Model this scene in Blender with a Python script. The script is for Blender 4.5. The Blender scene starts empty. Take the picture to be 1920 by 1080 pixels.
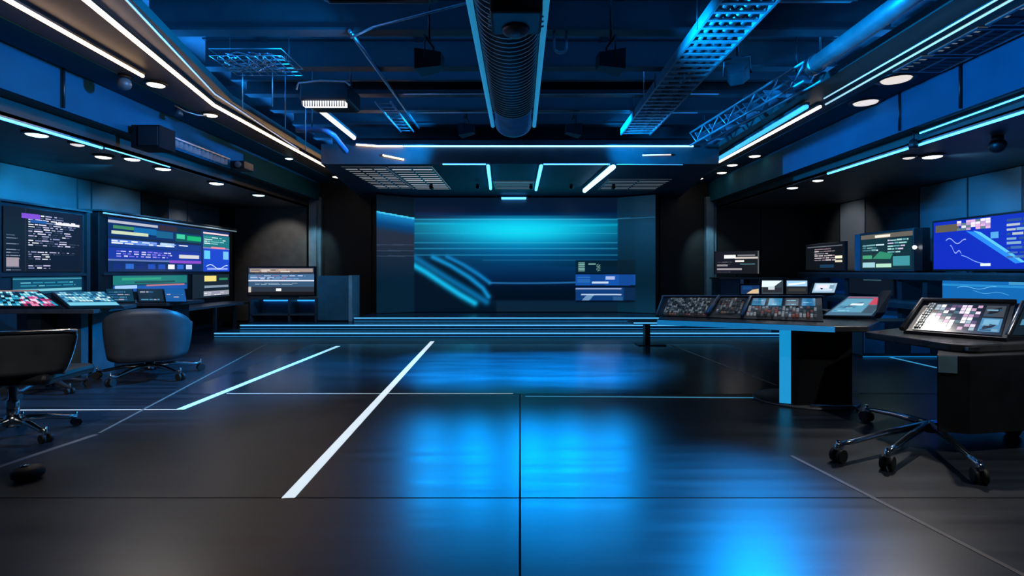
import bpy, math, random
from mathutils import Vector, Matrix

SC = bpy.context.scene
COL = SC.collection
F = 1000.0; VX, VY, CH = 975.0, 508.0, 1.2          # focal length in px, vanishing point, camera height

def P(x, y, d):                                      # photo pixel at a given depth -> place
    return Vector(((x - VX) * d / F, d, CH - (y - VY) * d / F))
def H(x, y, h):                                      # photo pixel on the horizontal plane of height h
    d = (CH - h) * F / (y - VY)
    return Vector(((x - VX) * d / F, d, h))
def lin(c):
    return tuple(((v / 255.0) / 12.92 if v / 255.0 <= .04045 else ((v / 255.0 + .055) / 1.055) ** 2.4) for v in c)

# ------------------------------------------------------------------ materials
MATS = {}
def mat(name, base, rough=.5, metal=0., emit=None, strength=0., scale=6., amount=.18, stretch=(1, 1, 1), bump=0., rvar=.08, spec=.5, sample=True, coat=0.):
    if name in MATS: return MATS[name]
    m = bpy.data.materials.new(name); m.use_nodes = True
    nt = m.node_tree; b = nt.nodes['Principled BSDF']
    b.inputs['Metallic'].default_value = metal
    b.inputs['Specular IOR Level'].default_value = spec
    b.inputs['Coat Weight'].default_value = coat
    tc = nt.nodes.new('ShaderNodeTexCoord'); mp = nt.nodes.new('ShaderNodeMapping')
    mp.inputs['Scale'].default_value = stretch
    nz = nt.nodes.new('ShaderNodeTexNoise'); nz.inputs['Scale'].default_value = scale; nz.inputs['Detail'].default_value = 4
    nt.links.new(tc.outputs['Object'], mp.inputs['Vector']); nt.links.new(mp.outputs['Vector'], nz.inputs['Vector'])
    rp = nt.nodes.new('ShaderNodeValToRGB')
    lo = [v * (1 - amount) for v in base]; hi = [min(1, v * (1 + amount)) for v in base]
    rp.color_ramp.elements[0].position = .3; rp.color_ramp.elements[1].position = .7
    rp.color_ramp.elements[0].color = (*lo, 1); rp.color_ramp.elements[1].color = (*hi, 1)
    nt.links.new(nz.outputs['Fac'], rp.inputs['Fac']); nt.links.new(rp.outputs['Color'], b.inputs['Base Color'])
    mr = nt.nodes.new('ShaderNodeMapRange')
    mr.inputs['From Min'].default_value = .1; mr.inputs['From Max'].default_value = .9
    mr.inputs['To Min'].default_value = max(.02, rough - rvar); mr.inputs['To Max'].default_value = min(1, rough + rvar)
    nt.links.new(nz.outputs['Fac'], mr.inputs['Value']); nt.links.new(mr.outputs['Result'], b.inputs['Roughness'])
    if bump:
        bp = nt.nodes.new('ShaderNodeBump'); bp.inputs['Strength'].default_value = bump; bp.inputs['Distance'].default_value = .01
        nt.links.new(nz.outputs['Fac'], bp.inputs['Height']); nt.links.new(bp.outputs['Normal'], b.inputs['Normal'])
    if emit:
        b.inputs['Emission Color'].default_value = (*emit, 1); b.inputs['Emission Strength'].default_value = strength
        if not sample: m.cycles.emission_sampling = 'NONE'
    MATS[name] = m
    return m

def screen_mat(name, strength, sample='NONE', rough=.22):
    m = bpy.data.materials.new(name); m.use_nodes = True
    nt = m.node_tree; b = nt.nodes['Principled BSDF']
    b.inputs['Base Color'].default_value = (.004, .005, .007, 1); b.inputs['Roughness'].default_value = rough
    a = nt.nodes.new('ShaderNodeAttribute'); a.attribute_name = 'Col'
    nt.links.new(a.outputs['Color'], b.inputs['Emission Color']); b.inputs['Emission Strength'].default_value = strength
    m.cycles.emission_sampling = sample
    MATS[name] = m
    return m

def paint_mat(name, rough=.4, glow=.0, metal=0.):      # small coloured keys; colour per key, a few of them lit
    m = bpy.data.materials.new(name); m.use_nodes = True
    nt = m.node_tree; b = nt.nodes['Principled BSDF']
    a = nt.nodes.new('ShaderNodeAttribute'); a.attribute_name = 'Col'
    nt.links.new(a.outputs['Color'], b.inputs['Base Color']); b.inputs['Roughness'].default_value = rough
    b.inputs['Metallic'].default_value = metal
    if glow:
        nt.links.new(a.outputs['Color'], b.inputs['Emission Color']); b.inputs['Emission Strength'].default_value = glow
        m.cycles.emission_sampling = 'NONE'
    MATS[name] = m
    return m

M_floor  = mat('floor_dark', (.022, .026, .032), .33, scale=5., amount=.5, stretch=(.16, 2.2, 1), rvar=.07, spec=.55)
M_floorg = mat('floor_gloss', (.026, .028, .032), .2, scale=2.0, amount=.35, stretch=(.35, 2.2, 1), rvar=.05, spec=.6)
M_seam   = mat('floor_seam', (.006, .006, .006), .8, spec=.1)
M_wall   = mat('wall_panel', (.13, .14, .15), .5, scale=3, amount=.1)
M_walld  = mat('wall_dark', (.020, .019, .018), .55, scale=5, amount=.25, stretch=(1, 1, 12))
M_deck   = mat('ceiling_deck', (.20, .22, .25), .6, scale=2, amount=.25)
M_beam   = mat('beam_black', (.012, .013, .015), .45)
M_soff   = mat('soffit_dark', (.055, .050, .046), .5, scale=3, amount=.15)
M_soffb  = mat('soffit_face', (.006, .085, .14), .75, scale=3, amount=.1, spec=.12)  # blue light on the fascia is put into the colour
M_black  = mat('black_plastic', (.010, .011, .013), .38)
M_dgrey  = mat('charcoal_shell', (.035, .038, .042), .42)
M_grey   = mat('grey_laminate', (.075, .08, .085), .4)
M_desk   = mat('desk_top', (.045, .047, .05), .3, scale=9)
M_chrome = mat('chrome', (.72, .74, .76), .14, 1., amount=.05, rvar=.04)
M_alu    = mat('brushed_steel', (.42, .44, .46), .32, 1., amount=.15)
M_duct   = mat('duct_steel', (.13, .14, .15), .34, 1., amount=.2)
M_rail   = mat('rail_galvanised', (.40, .43, .46), .38, .7, amount=.2)
M_teal   = mat('teal_laminate', (.05, .19, .27), .42)
M_stage  = mat('stage_lacquer', (.025, .085, .15), .22)  # blue tint stands in for screen light on the treads
M_matte  = mat('matte_black', (.006, .006, .007), .8, spec=.15)
M_rubber = mat('rubber', (.012, .012, .012), .6)
M_tape   = mat('tan_inlay', (.26, .22, .18), .45)
M_warm   = mat('led_warm', (.8, .75, .7), .4, emit=(1, .62, .30), strength=11.0)
M_warm2  = mat('led_warm_dim', (.8, .75, .7), .4, emit=(1, .8, .58), strength=.4)
M_white  = mat('led_white', (.8, .8, .8), .4, emit=(.38, .66, .70), strength=.95)
M_whitef = mat('led_white_far', (.8, .8, .8), .4, emit=(1, .93, .84), strength=3.2)
M_cyan   = mat('led_cyan', (.7, .8, .8), .4, emit=(.05, .38, 1), strength=5.)
M_blue   = mat('led_blue', (.3, .6, .8), .4, emit=(.05, .42, .85), strength=1.4)
M_edge   = mat('edge_band_glow', (.1, .3, .5), .35, emit=(.006, .19, .48), strength=.8)
M_edgeb  = mat('edge_bright_glow', (.1, .3, .5), .35, emit=(.006, .27, .58), strength=1.)
M_nose   = mat('led_nosing', (.3, .5, .7), .35, emit=(.07, .42, .78), strength=1.1)
M_stripw = mat('floor_light_white', (.7, .75, .8), .4, emit=(.78, .92, 1), strength=.8)
M_stripc = mat('floor_light_cyan', (.6, .75, .8), .4, emit=(.35, .78, 1), strength=.9)
M_thin   = mat('floor_light_thin', (.5, .55, .6), .4, emit=(.42, .58, .66), strength=.5)
M_thinb  = mat('floor_light_blue', (.3, .5, .6), .4, emit=(.06, .42, .7), strength=.55)
M_lamp   = mat('lamp_white', (.8, .8, .8), .4, emit=(.93, .97, 1), strength=5.)
M_lampc  = mat('lamp_cyan', (.8, .8, .8), .4, emit=(.5, .9, 1), strength=4.)
M_lampw  = mat('lamp_warm', (.8, .8, .8), .4, emit=(1, .86, .68), strength=4.)
M_lampd  = mat('lamp_dim', (.8, .8, .8), .4, emit=(1, .9, .8), strength=.8)
M_scr    = screen_mat('screen_pixels', 1.25)
M_big    = screen_mat('wall_screen_pixels', 1.0, rough=.3)
M_keys   = paint_mat('key_caps', .4, .35)
M_knobs  = paint_mat('knob_caps', .3, 0.)

# ------------------------------------------------------------------ mesh builder
class MB:
    def __init__(s): s.v = []; s.f = []; s.m = []; s.c = []; s.smooth = []
    def face(s, pts, m=0, col=None, sm=False):
        i = len(s.v); s.v += [tuple(p) for p in pts]; s.f.append(tuple(range(i, i + len(pts)))); s.m.append(m); s.c.append(col); s.smooth.append(sm)
    def hexa(s, b, t, m=0, col=None):
        i = len(s.v); n = len(b); s.v += [tuple(p) for p in b] + [tuple(p) for p in t]
        fs = [tuple(i + k for k in reversed(range(n))), tuple(i + n + k for k in range(n))]
        fs += [(i + k, i + (k + 1) % n, i + n + (k + 1) % n, i + n + k) for k in range(n)]
        for f in fs: s.f.append(f); s.m.append(m); s.c.append(col); s.smooth.append(False)
    def box(s, x0, x1, y0, y1, z0, z1, m=0, col=None):
        q = [(x0, y0), (x1, y0), (x1, y1), (x0, y1)]
        s.hexa([(a, b, z0) for a, b in q], [(a, b, z1) for a, b in q], m, col)
    def prism(s, poly, z0, z1, m=0):
        s.hexa([(p[0], p[1], z0) for p in poly], [(p[0], p[1], z1) for p in poly], m)
    def slab(s, c, t, m=0, col=None):                    # c: BL BR TR TL seen from the front, t: thickness to the back
        n = (Vector(c[1]) - Vector(c[0])).cross(Vector(c[3]) - Vector(c[0])).normalized()
        s.hexa([Vector(p) - n * t for p in c], [Vector(p) for p in c], m, col)
    def tube(s, path, r, n=8, m=0, closed=False, flat=1.0):
        path = [Vector(p) for p in path]; i0 = len(s.v); k = len(path)
        rs = r if isinstance(r, (list, tuple)) else [r] * k
        up = Vector((0, 0, 1))
        for a in range(k):
            p0 = path[a - 1] if (a > 0 or closed) else path[a]; p1 = path[(a + 1) % k] if (a < k - 1 or closed) else path[a]
            t = (p1 - p0).normalized()
            if abs(t.z) > .95: up = Vector((0, 1, 0))
            else: up = Vector((0, 0, 1))
            sx = t.cross(up).normalized(); sy = sx.cross(t).normalized()
            for j in range(n):
                an = 2 * math.pi * j / n + math.pi / n
                s.v.append(tuple(path[a] + (sx * math.cos(an) + sy * math.sin(an) * flat) * rs[a]))
        for a in range(k if closed else k - 1):
            for j in range(n):
                A = i0 + a * n; B = i0 + ((a + 1) % k) * n
                s.f.append((A + j, B + j, B + (j + 1) % n, A + (j + 1) % n)); s.m.append(m); s.c.append(None); s.smooth.append(n > 4)
        if not closed:
            s.f.append(tuple(i0 + j for j in range(n))); s.f.append(tuple(i0 + (k - 1) * n + j for j in reversed(range(n))))
            s.m += [m, m]; s.c += [None, None]; s.smooth += [False, False]
    def lathe(s, prof, cx, cy, n=20, m=0, axis='z', col=None):
        i0 = len(s.v); k = len(prof)
        for (r, z) in prof:
            for j in range(n):
                a = 2 * math.pi * j / n
                if axis == 'z': s.v.append((cx + r * math.cos(a), cy + r * math.sin(a), z))
                else: s.v.append((cx + r * math.cos(a), z, cy + r * math.sin(a)))
        for a in range(k - 1):
            for j in range(n):
                q = (i0 + a * n + j, i0 + a * n + (j + 1) % n, i0 + (a + 1) * n + (j + 1) % n, i0 + (a + 1) * n + j)
                s.f.append(q if axis == 'z' else q[::-1]); s.m.append(m); s.c.append(col); s.smooth.append(True)
        for a, rev in ((0, axis == 'z'), (k - 1, axis != 'z')):
            if prof[a][0] > 1e-5:
                q = [i0 + a * n + j for j in range(n)]
                s.f.append(tuple(q[::-1] if rev else q)); s.m.append(m); s.c.append(col); s.smooth.append(False)
    def ball(s, c, r, n=16, m=0, sz=1.0):
        pr = [(max(1e-6, r * math.sin(math.pi * k / 8)), c[2] - r * sz * math.cos(math.pi * k / 8)) for k in range(9)]
        s.lathe(pr, c[0], c[1], n, m)
    def build(s, name, mats, parent=None, bevel=0., label=None):
        if not isinstance(mats, (list, tuple)): mats = [mats]
        off = Vector((0, 0, 0)); loc = None
        if parent is not None:
            q = parent
            while q.parent is not None: q = q.parent
            off = Vector(q.get('_at', (0, 0, 0)))
        else:
            xs = [v[0] for v in s.v]; ys = [v[1] for v in s.v]; zs = [v[2] for v in s.v]
            loc = off = Vector(((min(xs) + max(xs)) / 2, (min(ys) + max(ys)) / 2, min(zs)))
        me = bpy.data.meshes.new(name)
        me.from_pydata([(v[0] - off.x, v[1] - off.y, v[2] - off.z) for v in s.v], [], s.f)
        for mm in mats: me.materials.append(mm)
        me.polygons.foreach_set('material_index', s.m); me.polygons.foreach_set('use_smooth', s.smooth)
        if any(c is not None for c in s.c):
            at = me.color_attributes.new('Col', 'FLOAT_COLOR', 'CORNER'); dat = []
            for p, c in zip(me.polygons, s.c):
                c = c or (0, 0, 0)
                if isinstance(c[0], (tuple, list)):
                    for q in c: dat += [q[0], q[1], q[2], 1.]
                else: dat += [c[0], c[1], c[2], 1.] * p.loop_total
            at.data.foreach_set('color', dat)
        me.update()
        o = bpy.data.objects.new(name, me); COL.objects.link(o)
        if parent is not None: o.parent = parent
        else: o.location = loc
        if bevel:
            bv = o.modifiers.new('bevel', 'BEVEL'); bv.width = bevel; bv.segments = 2; bv.limit_method = 'ANGLE'
        if label: o['label'] = label
        return o

def tag(o, label, cat, group=None):
    o['label'] = label; o['category'] = cat
    if group: o['group'] = group
    return o
def thing(name, label, cat, loc=(0, 0, 0), group=None):
    o = bpy.data.objects.new(name, None); COL.objects.link(o); o.location = loc; o.empty_display_size = .1
    o['_at'] = tuple(loc)
    return tag(o, label, cat, group)
def struct(name, mb, mats, bevel=0.):
    o = mb.build(name, mats, None, bevel); o['kind'] = 'structure'; return o
def copy_tree(o, parent=None):
    c = o.copy(); COL.objects.link(c)
    if parent: c.parent = parent
    for ch in [x for x in bpy.data.objects if x.parent == o]: copy_tree(ch, c)
    return c

def patch(c):                                            # bilinear surface over BL BR TR TL
    c = [Vector(p) for p in c]
    n = (c[1] - c[0]).cross(c[3] - c[0]).normalized()
    def S(u, v, off=0.):
        return c[0] * (1 - u) * (1 - v) + c[1] * u * (1 - v) + c[2] * u * v + c[3] * (1 - u) * v + n * off
    S.n = n
    S.w = ((c[1] - c[0]).length + (c[2] - c[3]).length) / 2; S.h = ((c[3] - c[0]).length + (c[2] - c[1]).length) / 2
    return S
def quad_on(mb, S, u0, v0, u1, v1, off, col, m=0):
    mb.face([S(u0, v0, off), S(u1, v0, off), S(u1, v1, off), S(u0, v1, off)], m, col)
def display(parent, c, bg, items, name='display', off=.003, material=None):
    S = patch(c); mb = MB()
    for i in range(10):
        for j in range(10): quad_on(mb, S, i / 10, j / 10, (i + 1) / 10, (j + 1) / 10, off, bg)
    for it in items:
        lay = it[5] if len(it) > 5 else 1
        if len(it[0:1]) and isinstance(it[0], (list,)):   # polygon in u, v
            mb.face([S(u, v, off + .0008 * lay) for u, v in it[0]], 0, it[4])
        else: quad_on(mb, S, it[0], it[1], it[2], it[3], off + .0008 * lay, it[4])
    return mb.build(name, material or M_scr, parent)
def grow(c, a, b=None, l=None, r=None):                  # widen a quad by a metres
    S = patch(c); b = a if b is None else b; l = a if l is None else l; r = a if r is None else r
    u0, u1, v0, v1 = -l / S.w, 1 + r / S.w, -b / S.h, 1 + a / S.h
    return [S(u0, v0), S(u1, v0), S(u1, v1), S(u0, v1)]

def rows(rng, u0, v0, u1, v1, n, cols, fill=.55, lo=.06, hi=.3, skip=.15, lay=1):
    out = []; dv = (v1 - v0) / n
    for k in range(n):
        if rng.random() < skip: continue
        y = v0 + k * dv; x = u0; end = u0 + (u1 - u0) * rng.uniform(.55, 1)
        while x < end - .01:
            w = min(rng.uniform(lo, hi) * (u1 - u0), end - x); hh = dv * fill * rng.uniform(.6, 1)
            out.append((x, y, x + w, y + hh, rng.choice(cols), lay)); x += w + rng.uniform(.01, .05) * (u1 - u0)
    return out
def tiles(rng, u0, v0, u1, v1, nx, ny, cols, gap=.15, skip=.1, lay=1):
    out = []; du = (u1 - u0) / nx; dv = (v1 - v0) / ny
    for i in range(nx):
        for j in range(ny):
            if rng.random() < skip: continue
            out.append((u0 + (i + gap / 2) * du, v0 + (j + gap / 2) * dv, u0 + (i + 1 - gap / 2) * du, v0 + (j + 1 - gap / 2) * dv, rng.choice(cols), lay))
    return out
def L(*cs): return [lin(c) for c in cs]
def wave(u0, v0, u1, v1, amp, th, col, n=12, lay=2, ph=0.):  # a thin wavy line
    out = []
    for k in range(n):
        a = k / n; b = (k + 1) / n
        f = lambda t: (u0 + (u1 - u0) * t, v0 + (v1 - v0) * t + amp * math.sin(6.3 * t * 1.3 + ph))
        (xa, ya), (xb, yb) = f(a), f(b)
        out.append(([(xa, ya - th / 2), (xb, yb - th / 2), (xb, yb + th / 2), (xa, ya + th / 2)], 0, 0, 0, col, lay))
    return out

# ------------------------------------------------------------------ camera and view
cam_d = bpy.data.cameras.new('camera'); cam = bpy.data.objects.new('camera', cam_d); COL.objects.link(cam)
cam.location = (0, 0, CH); cam.rotation_euler = (math.pi / 2, 0, 0)
cam_d.sensor_width = 36; cam_d.lens = F / 1920 * 36
cam_d.shift_x = (960 - VX) / 1920; cam_d.shift_y = (VY - 540) / 1920
cam_d.clip_start = .05; cam_d.clip_end = 100
SC.camera = cam
SC.view_settings.view_transform = 'Standard'; SC.view_settings.look = 'None'
SC.view_settings.exposure = 0.; SC.view_settings.gamma = 1.
SC.view_settings.use_curve_mapping = False
w = bpy.data.worlds.new('world'); SC.world = w; w.use_nodes = True
w.node_tree.nodes['Background'].inputs[0].default_value = (.003, .007, .013, 1); w.node_tree.nodes['Background'].inputs[1].default_value = 1.

# ------------------------------------------------------------------ the setting
WX, BY = 6.95, 12.4
DK = 3.85                                                # deck height
mb = MB()
seams = [-.5, 2.82, 5.2, 8.76, 12.6]
for a in range(4):
    for (x0, x1) in ((-7.2, -3.4), (-3.4, 0), (0, 3.4), (3.4, 7.2)):
        g = 1 if (a == 2 and abs(x0 + x1) < 4) else 0
        mb.face([(x0, seams[a], 0), (x1, seams[a], 0), (x1, seams[a + 1], 0), (x0, seams[a + 1], 0)], g)
for y in seams[1:4]: mb.box(-7.1, 7.1, y - .004, y + .004, -.01, .0012, 2)
mb.box(-.005, .005, .3, 5.2, -.01, .0012, 2)
struct('floor', mb, [M_floor, M_floorg, M_seam])

mb = MB(); mb.box(-7.2, 7.2, -.5, 12.6, DK, DK + .1)
for x in (-2.9, -1.15, .95, 2.5): mb.box(x - .04, x + .04, -.4, 12.4, DK - .05, DK, 1)
for y in (1.6, 2.6, 3.6, 4.65, 5.65, 6.6, 7.4, 8.5, 9.7, 11.): mb.box(-3.6, 3.6, y - .012, y + .012, DK - .006, DK, 1)
struct('ceiling', mb, [M_deck, M_beam])

def wall_side(name, s, panels):
    mb = MB(); xi = s * WX; xo = s * (WX + .12)
    mb.box(min(xi, xo), max(xi, xo), -.5, 12.6, 0, DK, 1)
    for (y0, y1, k) in panels:
        xa, xb = s * (WX - .025), s * (WX - .0)
        mb.box(min(xa, xb), max(xa, xb), y0 + .018, y1 - .018, .1, 2.645, k)
    return struct(name, mb, [M_wall, M_walld])
wall_side('wall_left', -1, [(-.4, 2, 0), (2, 4.5, 0), (4.5, 7.05, 0), (7.05, 8.35, 0), (8.35, 8.62, 0), (8.62, 9.75, 0), (9.75, 10.5, 1), (10.5, 11.1, 0), (11.1, 12.3, 0)])
wall_side('wall_right', 1, [(-.4, 2, 0), (2, 4.5, 0), (4.5, 6.4, 0), (6.4, 7.35, 0), (7.35, 8.25, 0), (8.25, 9.25, 0), (9.25, 10.7, 1), (10.7, 11.55, 0), (11.55, 12.3, 1)])
mb = MB(); mb.box(-7.2, 7.2, BY + .05, BY + .2, 0, DK, 0)
for (x0, x1, k) in ((-6.9, -6.65, 0), (-6.65, -4.95, 1), (-4.5, -3.45, 0), (3.25, 4.25, 0), (4.5, 5.6, 0), (5.6, 6.9, 0)):
    mb.box(x0 + .012, x1 - .012, BY, BY + .05, .05, 2.91, k)
struct('wall_back', mb, [M_walld, mat('back_panel_grey', (.075, .072, .068), .5)])
for i, x in enumerate((-4.78, 4.38)):
    mb = MB(); mb.box(x - .085, x + .085, BY - .12, BY + .04, 0, 2.91); mb.box(x + .085, x + .17, BY - .06, BY + .04, 0, 2.91)
    struct('trim_%d' % (i + 1), mb, mat('pilaster_blue_grey', (.16, .24, .29), .4), .006)

# side soffits: inner slab with the light lines, stepped fascia, lower shelf to the wall
def soffit(name, s, inner, xf, xl, zf):
    mb = MB()
    poly = [(s * a, b) for a, b in inner] + [(s * xf, 12.38), (s * xf, 0.)]
    if s < 0: poly = poly[::-1]
    a = sum(poly[i][0] * poly[(i + 1) % len(poly)][1] - poly[(i + 1) % len(poly)][0] * poly[i][1] for i in range(len(poly)))
    if a < 0: poly = poly[::-1]
    mb.prism(poly, 3.26, 3.34, 0)
    for (x0, x1, z0, z1, k) in ((xf, xf + .05, zf, 3.34, 1), (xf + .05, xl, zf, zf + .05, 0), (xl, xl + .04, 2.65, zf, 0), (xl, WX - .02, 2.655, 2.70, 0), (xf + .05, WX - .02, 3.3, 3.34, 0)):
        mb.box(min(s * x0, s * x1), max(s * x0, s * x1), 0, 12.38, z0, z1, k)
    xa_, xb_ = (4.2, 4.62) if s < 0 else (3.95, 4.35)
    mb.box(min(s * xa_, s * xb_), max(s * xa_, s * xb_), 0, 12.3, 3.252, 3.262, 1)  # blue strip painted where blue light falls on the outer soffit
    return struct(name, mb, [M_soff, M_soffb])
soffit('ceiling_soffit_left', -1, [(2.55, 0.), (2.95, 4.05), (3.5, 6.5), (3.58, 12.38)], 4.65, 4.87, 2.84)
soffit('ceiling_soffit_right', 1, [(3.3, 0.), (3.3, 12.38)], 4.38, 4.58, 2.80)

# lower ceiling in front of the wall screen
mb = MB()
mb.prism([(-3.2, 8.62), (3.2, 8.62), (3.72, 12.38), (-3.72, 12.38)], 2.92, 2.97, 0)
mb.box(-3.2, 3.2, 8.58, 8.63, 2.92, 3.24, 1)
for s in (-1, 1):
    a, b = (s * 3.2, 8.62), (s * 3.72, 12.38)
    q = [a, b, (b[0] - s * .04, b[1]), (a[0] - s * .04, a[1])]
    if s > 0: q = q
    else: q = q[::-1]
    mb.prism(q, 2.97, 3.24, 0)
mb.box(-3.2, 3.2, 8.7, 8.9, 3.18, 3.24, 0)
struct('ceiling_soffit_back', mb, [mat('back_soffit', (.03, .045, .08), .6), mat('back_fascia', (.04, .045, .05), .5)])

for i, y in enumerate((2.5, 3.35, 4.25, 5.16, 6.08, 6.62, 7.0, 7.7, 8.45, 9.3, 10.2)):
    mb = MB(); h = 3.5 if i != 5 else 3.56; wd = .075 if i != 5 else .035
    mb.box(-3.58, 3.58, y - wd, y + wd, h, h + .025); mb.box(-3.58, 3.58, y - .012, y + .012, h + .02, DK); mb.box(-3.58, 3.58, y - wd, y + wd, DK - .04, DK - .02)
    struct('ceiling_beam_%d' % (i + 1), mb, M_beam)

# ------------------------------------------------------------------ stage with lit steps
st = thing('stage', 'low black stage with three blue lit steps below the wall screen', 'stage', (0, 11, 0))
for k, (x0, x1, y0, z0, z1, lab) in enumerate(((-5.5, 4.95, 9.6, 0, .08, 'lowest step'), (-5.35, 4.8, 10.2, .08, .165, 'middle step'), (-3.36, 2.95, 10.8, .165, .25, 'top step'))):
    mb = MB(); mb.box(x0, x1, y0, BY - .13 if k < 2 else BY - .14, z0, z1)
    stp = mb.build('step', M_stage, st, label=lab)
    mb = MB(); mb.box(x0, x1, y0 - .012, y0 + .02, z1 - .016, z1 + .004); mb.build('light_nosing', M_nose, stp)
    mb = MB(); mb.box(x0, x1, y0 - .008, y0 - .001, z0 + .012, z0 + .026); mb.build('light_nosing', mat('led_kick', (.1, .3, .5), .4, emit=(.02, .22, .5), strength=.8), stp)

# ------------------------------------------------------------------ wall screen: three panels, one picture
def gs(d, s): return math.exp(-(d / s) ** 2)
def mixc(a, b, t): t = max(0., min(1., t)); return [p + (q - p) * t for p, q in zip(a, b)]
KEY = [(372, (6, 22, 42)), (396, (2, 20, 48)), (408, (0, 52, 105)), (414, (0, 130, 190)), (424, (0, 165, 215)), (436, (0, 140, 198)), (455, (0, 100, 160)), (475, (0, 82, 138)), (492, (2, 62, 106)),
       (510, (2, 44, 86)), (526, (2, 30, 64)), (540, (1, 16, 38)), (561, (1, 11, 28)), (566, (8, 36, 58)), (582, (12, 34, 52)), (592, (6, 20, 34))]
def vert(y):
    for (a, ca), (b, cb) in zip(KEY, KEY[1:]):
        if y <= b: return mixc(ca, cb, (y - a) / (b - a)) if y >= a else list(ca)
    return list(KEY[-1][1])
BANDS = [([(776, 497), (800, 511), (830, 531), (862, 552), (890, 568)], 6.5, (18, 185, 235)), ([(776, 482), (800, 497), (840, 522), (880, 546), (912, 566)], 6.5, (6, 104, 158)),
         ([(812, 482), (845, 498), (880, 520), (905, 540), (916, 556)], 4.8, (14, 138, 200)), ([(838, 481), (870, 497), (898, 515), (918, 530)], 4., (12, 122, 186))]
def segd(p, a, b):
    ax, ay = a; bx, by = b; dx, dy = bx - ax, by - ay
    t = max(0, min(1, ((p[0] - ax) * dx + (p[1] - ay) * dy) / (dx * dx + dy * dy)))
    return math.hypot(p[0] - ax - t * dx, p[1] - ay - t * dy)
def pic(x, y):
    if x < 778:
        t = (x - 706) / 72.; top = 397 + 13 * t
        if y < top - 1: c = (4, 9, 14)
        elif y < top + 22: c = mixc((18, 140, 205), (0, 62, 115), (y - top) / 20.)
        elif y < top + 36: c = mixc((0, 62, 115), (34, 42, 58), (y - top - 22) / 12.)
        else: c = mixc((36, 42, 58), (5, 30, 48), (y - 455) / 70.)
        if abs(y - top) < 1.4: c = (70, 205, 245)
        for yy in (459, 470, 480):
            if abs(y - yy) < .9 and y > 440: c = mixc(c, (70, 90, 115), .5)
        return lin(c)
    if x > 1157:
        c = mixc((6, 30, 46), (0, 50, 78), (y - 395) / 25.)
        c = mixc(c, (2, 30, 46), (y - 440) / 80.); c = mixc(c, (6, 42, 62), (y - 540) / 40.)
        if x > 1190: c = [v * 1.1 for v in c]
        if abs(y - (410 - (x - 1157) * .04)) < .8: c = mixc(c, (30, 110, 150), .7)
    else:
        c = vert(y)
        if 404 < y < 500:
            k = 1 - .42 * (abs(x - 970) / 200.) ** 1.5; c = [v * max(.35, k) for v in c]
            g = gs(x - 975, 135) * gs(y - 432, 26); c = mixc(c, (18, 222, 250), g * .95)
        if abs(y - 411) < 1.3: c = mixc(c, (60, 190, 230), .8 - .3 * abs(x - 960) / 200)
        yl = 421 + 3.5 * gs(x - 1060, 160) - 2
        if abs(y - yl) < 3: c = mixc(c, (10, 200, 240), .55 * (1 - abs(y - yl) / 3))
        for yy in (437.5, 455.5, 466.5, 478.5):
            if abs(y - yy) < 1.1: c = mixc(c, (60, 190, 225), .38)
        if y > 470 and x < 930:
            # dark field holding the sweeping bands
            inside = (y > 480) and (x < 800 + (y - 480) * 1.5 + 60)
            if inside: c = mixc(c, (1, 18, 36), min(1, (y - 480) / 12.) * max(0., min(1., (862 + (y - 480) * .9 - x) / 26.)))
            for pts, wd, bc in BANDS:
                d = min(segd((x, y), a, b) for a, b in zip(pts, pts[1:]))
                c = mixc(c, bc, gs(d, wd))
        if x > 905 and 480 < y < 545:
            if abs(y - 488) < .9: c = mixc(c, (40, 120, 165), .4)
            yl = 531 - 3 * ((x - 980) / 100.) ** 2 * .5
            if x < 1082 and 915 < x: c = mixc(c, (40, 120, 185), gs(y - yl, 1.6) * .9)
    if 1080 <= x <= 1192 and 488 <= y <= 567:
        if y < 512:
            c = mixc(c, (4, 26, 40), .75)
            if (1085 < x < 1096 and 492 < y < 508 and int(y * .7) % 3 != 0) or (1104 < x < 1117 and 494 < y < 496.5) or (1118 < x < 1126 and 495 < y < 508 and int(y + x * .5) % 3 == 0): c = (120, 170, 165)
        elif 515 <= y <= 535:
            c = (16, 72, 150) if int((x - 1080) / 27) % 2 else (20, 84, 172)
            if 1136 < x < 1153 and 518 < y < 524: c = (170, 190, 240)
            if 1110 < x < 1140 and 528 < y < 532: c = (200, 220, 245)
            if 1082 < x < 1106 and 519 < y < 532 and int(y) % 4 == 0: c = (60, 130, 190)
        elif 539 <= y <= 563:
            c = (14, 60, 120) if x < 1170 else (8, 40, 76)
            if 540 < y < 543 and x < 1164: c = (150, 170, 215)
            if 551 < y < 553.5 and 1090 < x < 1164: c = (190, 215, 245)
            if 1100 < x + (y - 553) * .9 < 1114 and y > 553: c = (110, 150, 190)
            if 1150 < x < 1168 and y > 556: c = (40, 90, 140)
        else: c = (3, 16, 36)
    return lin(c)
ws = thing('video_wall', 'huge wall screen showing glowing blue streaks and a small window at lower right', 'screen', (0, 12.2, .25))
YB = 12.27
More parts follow.
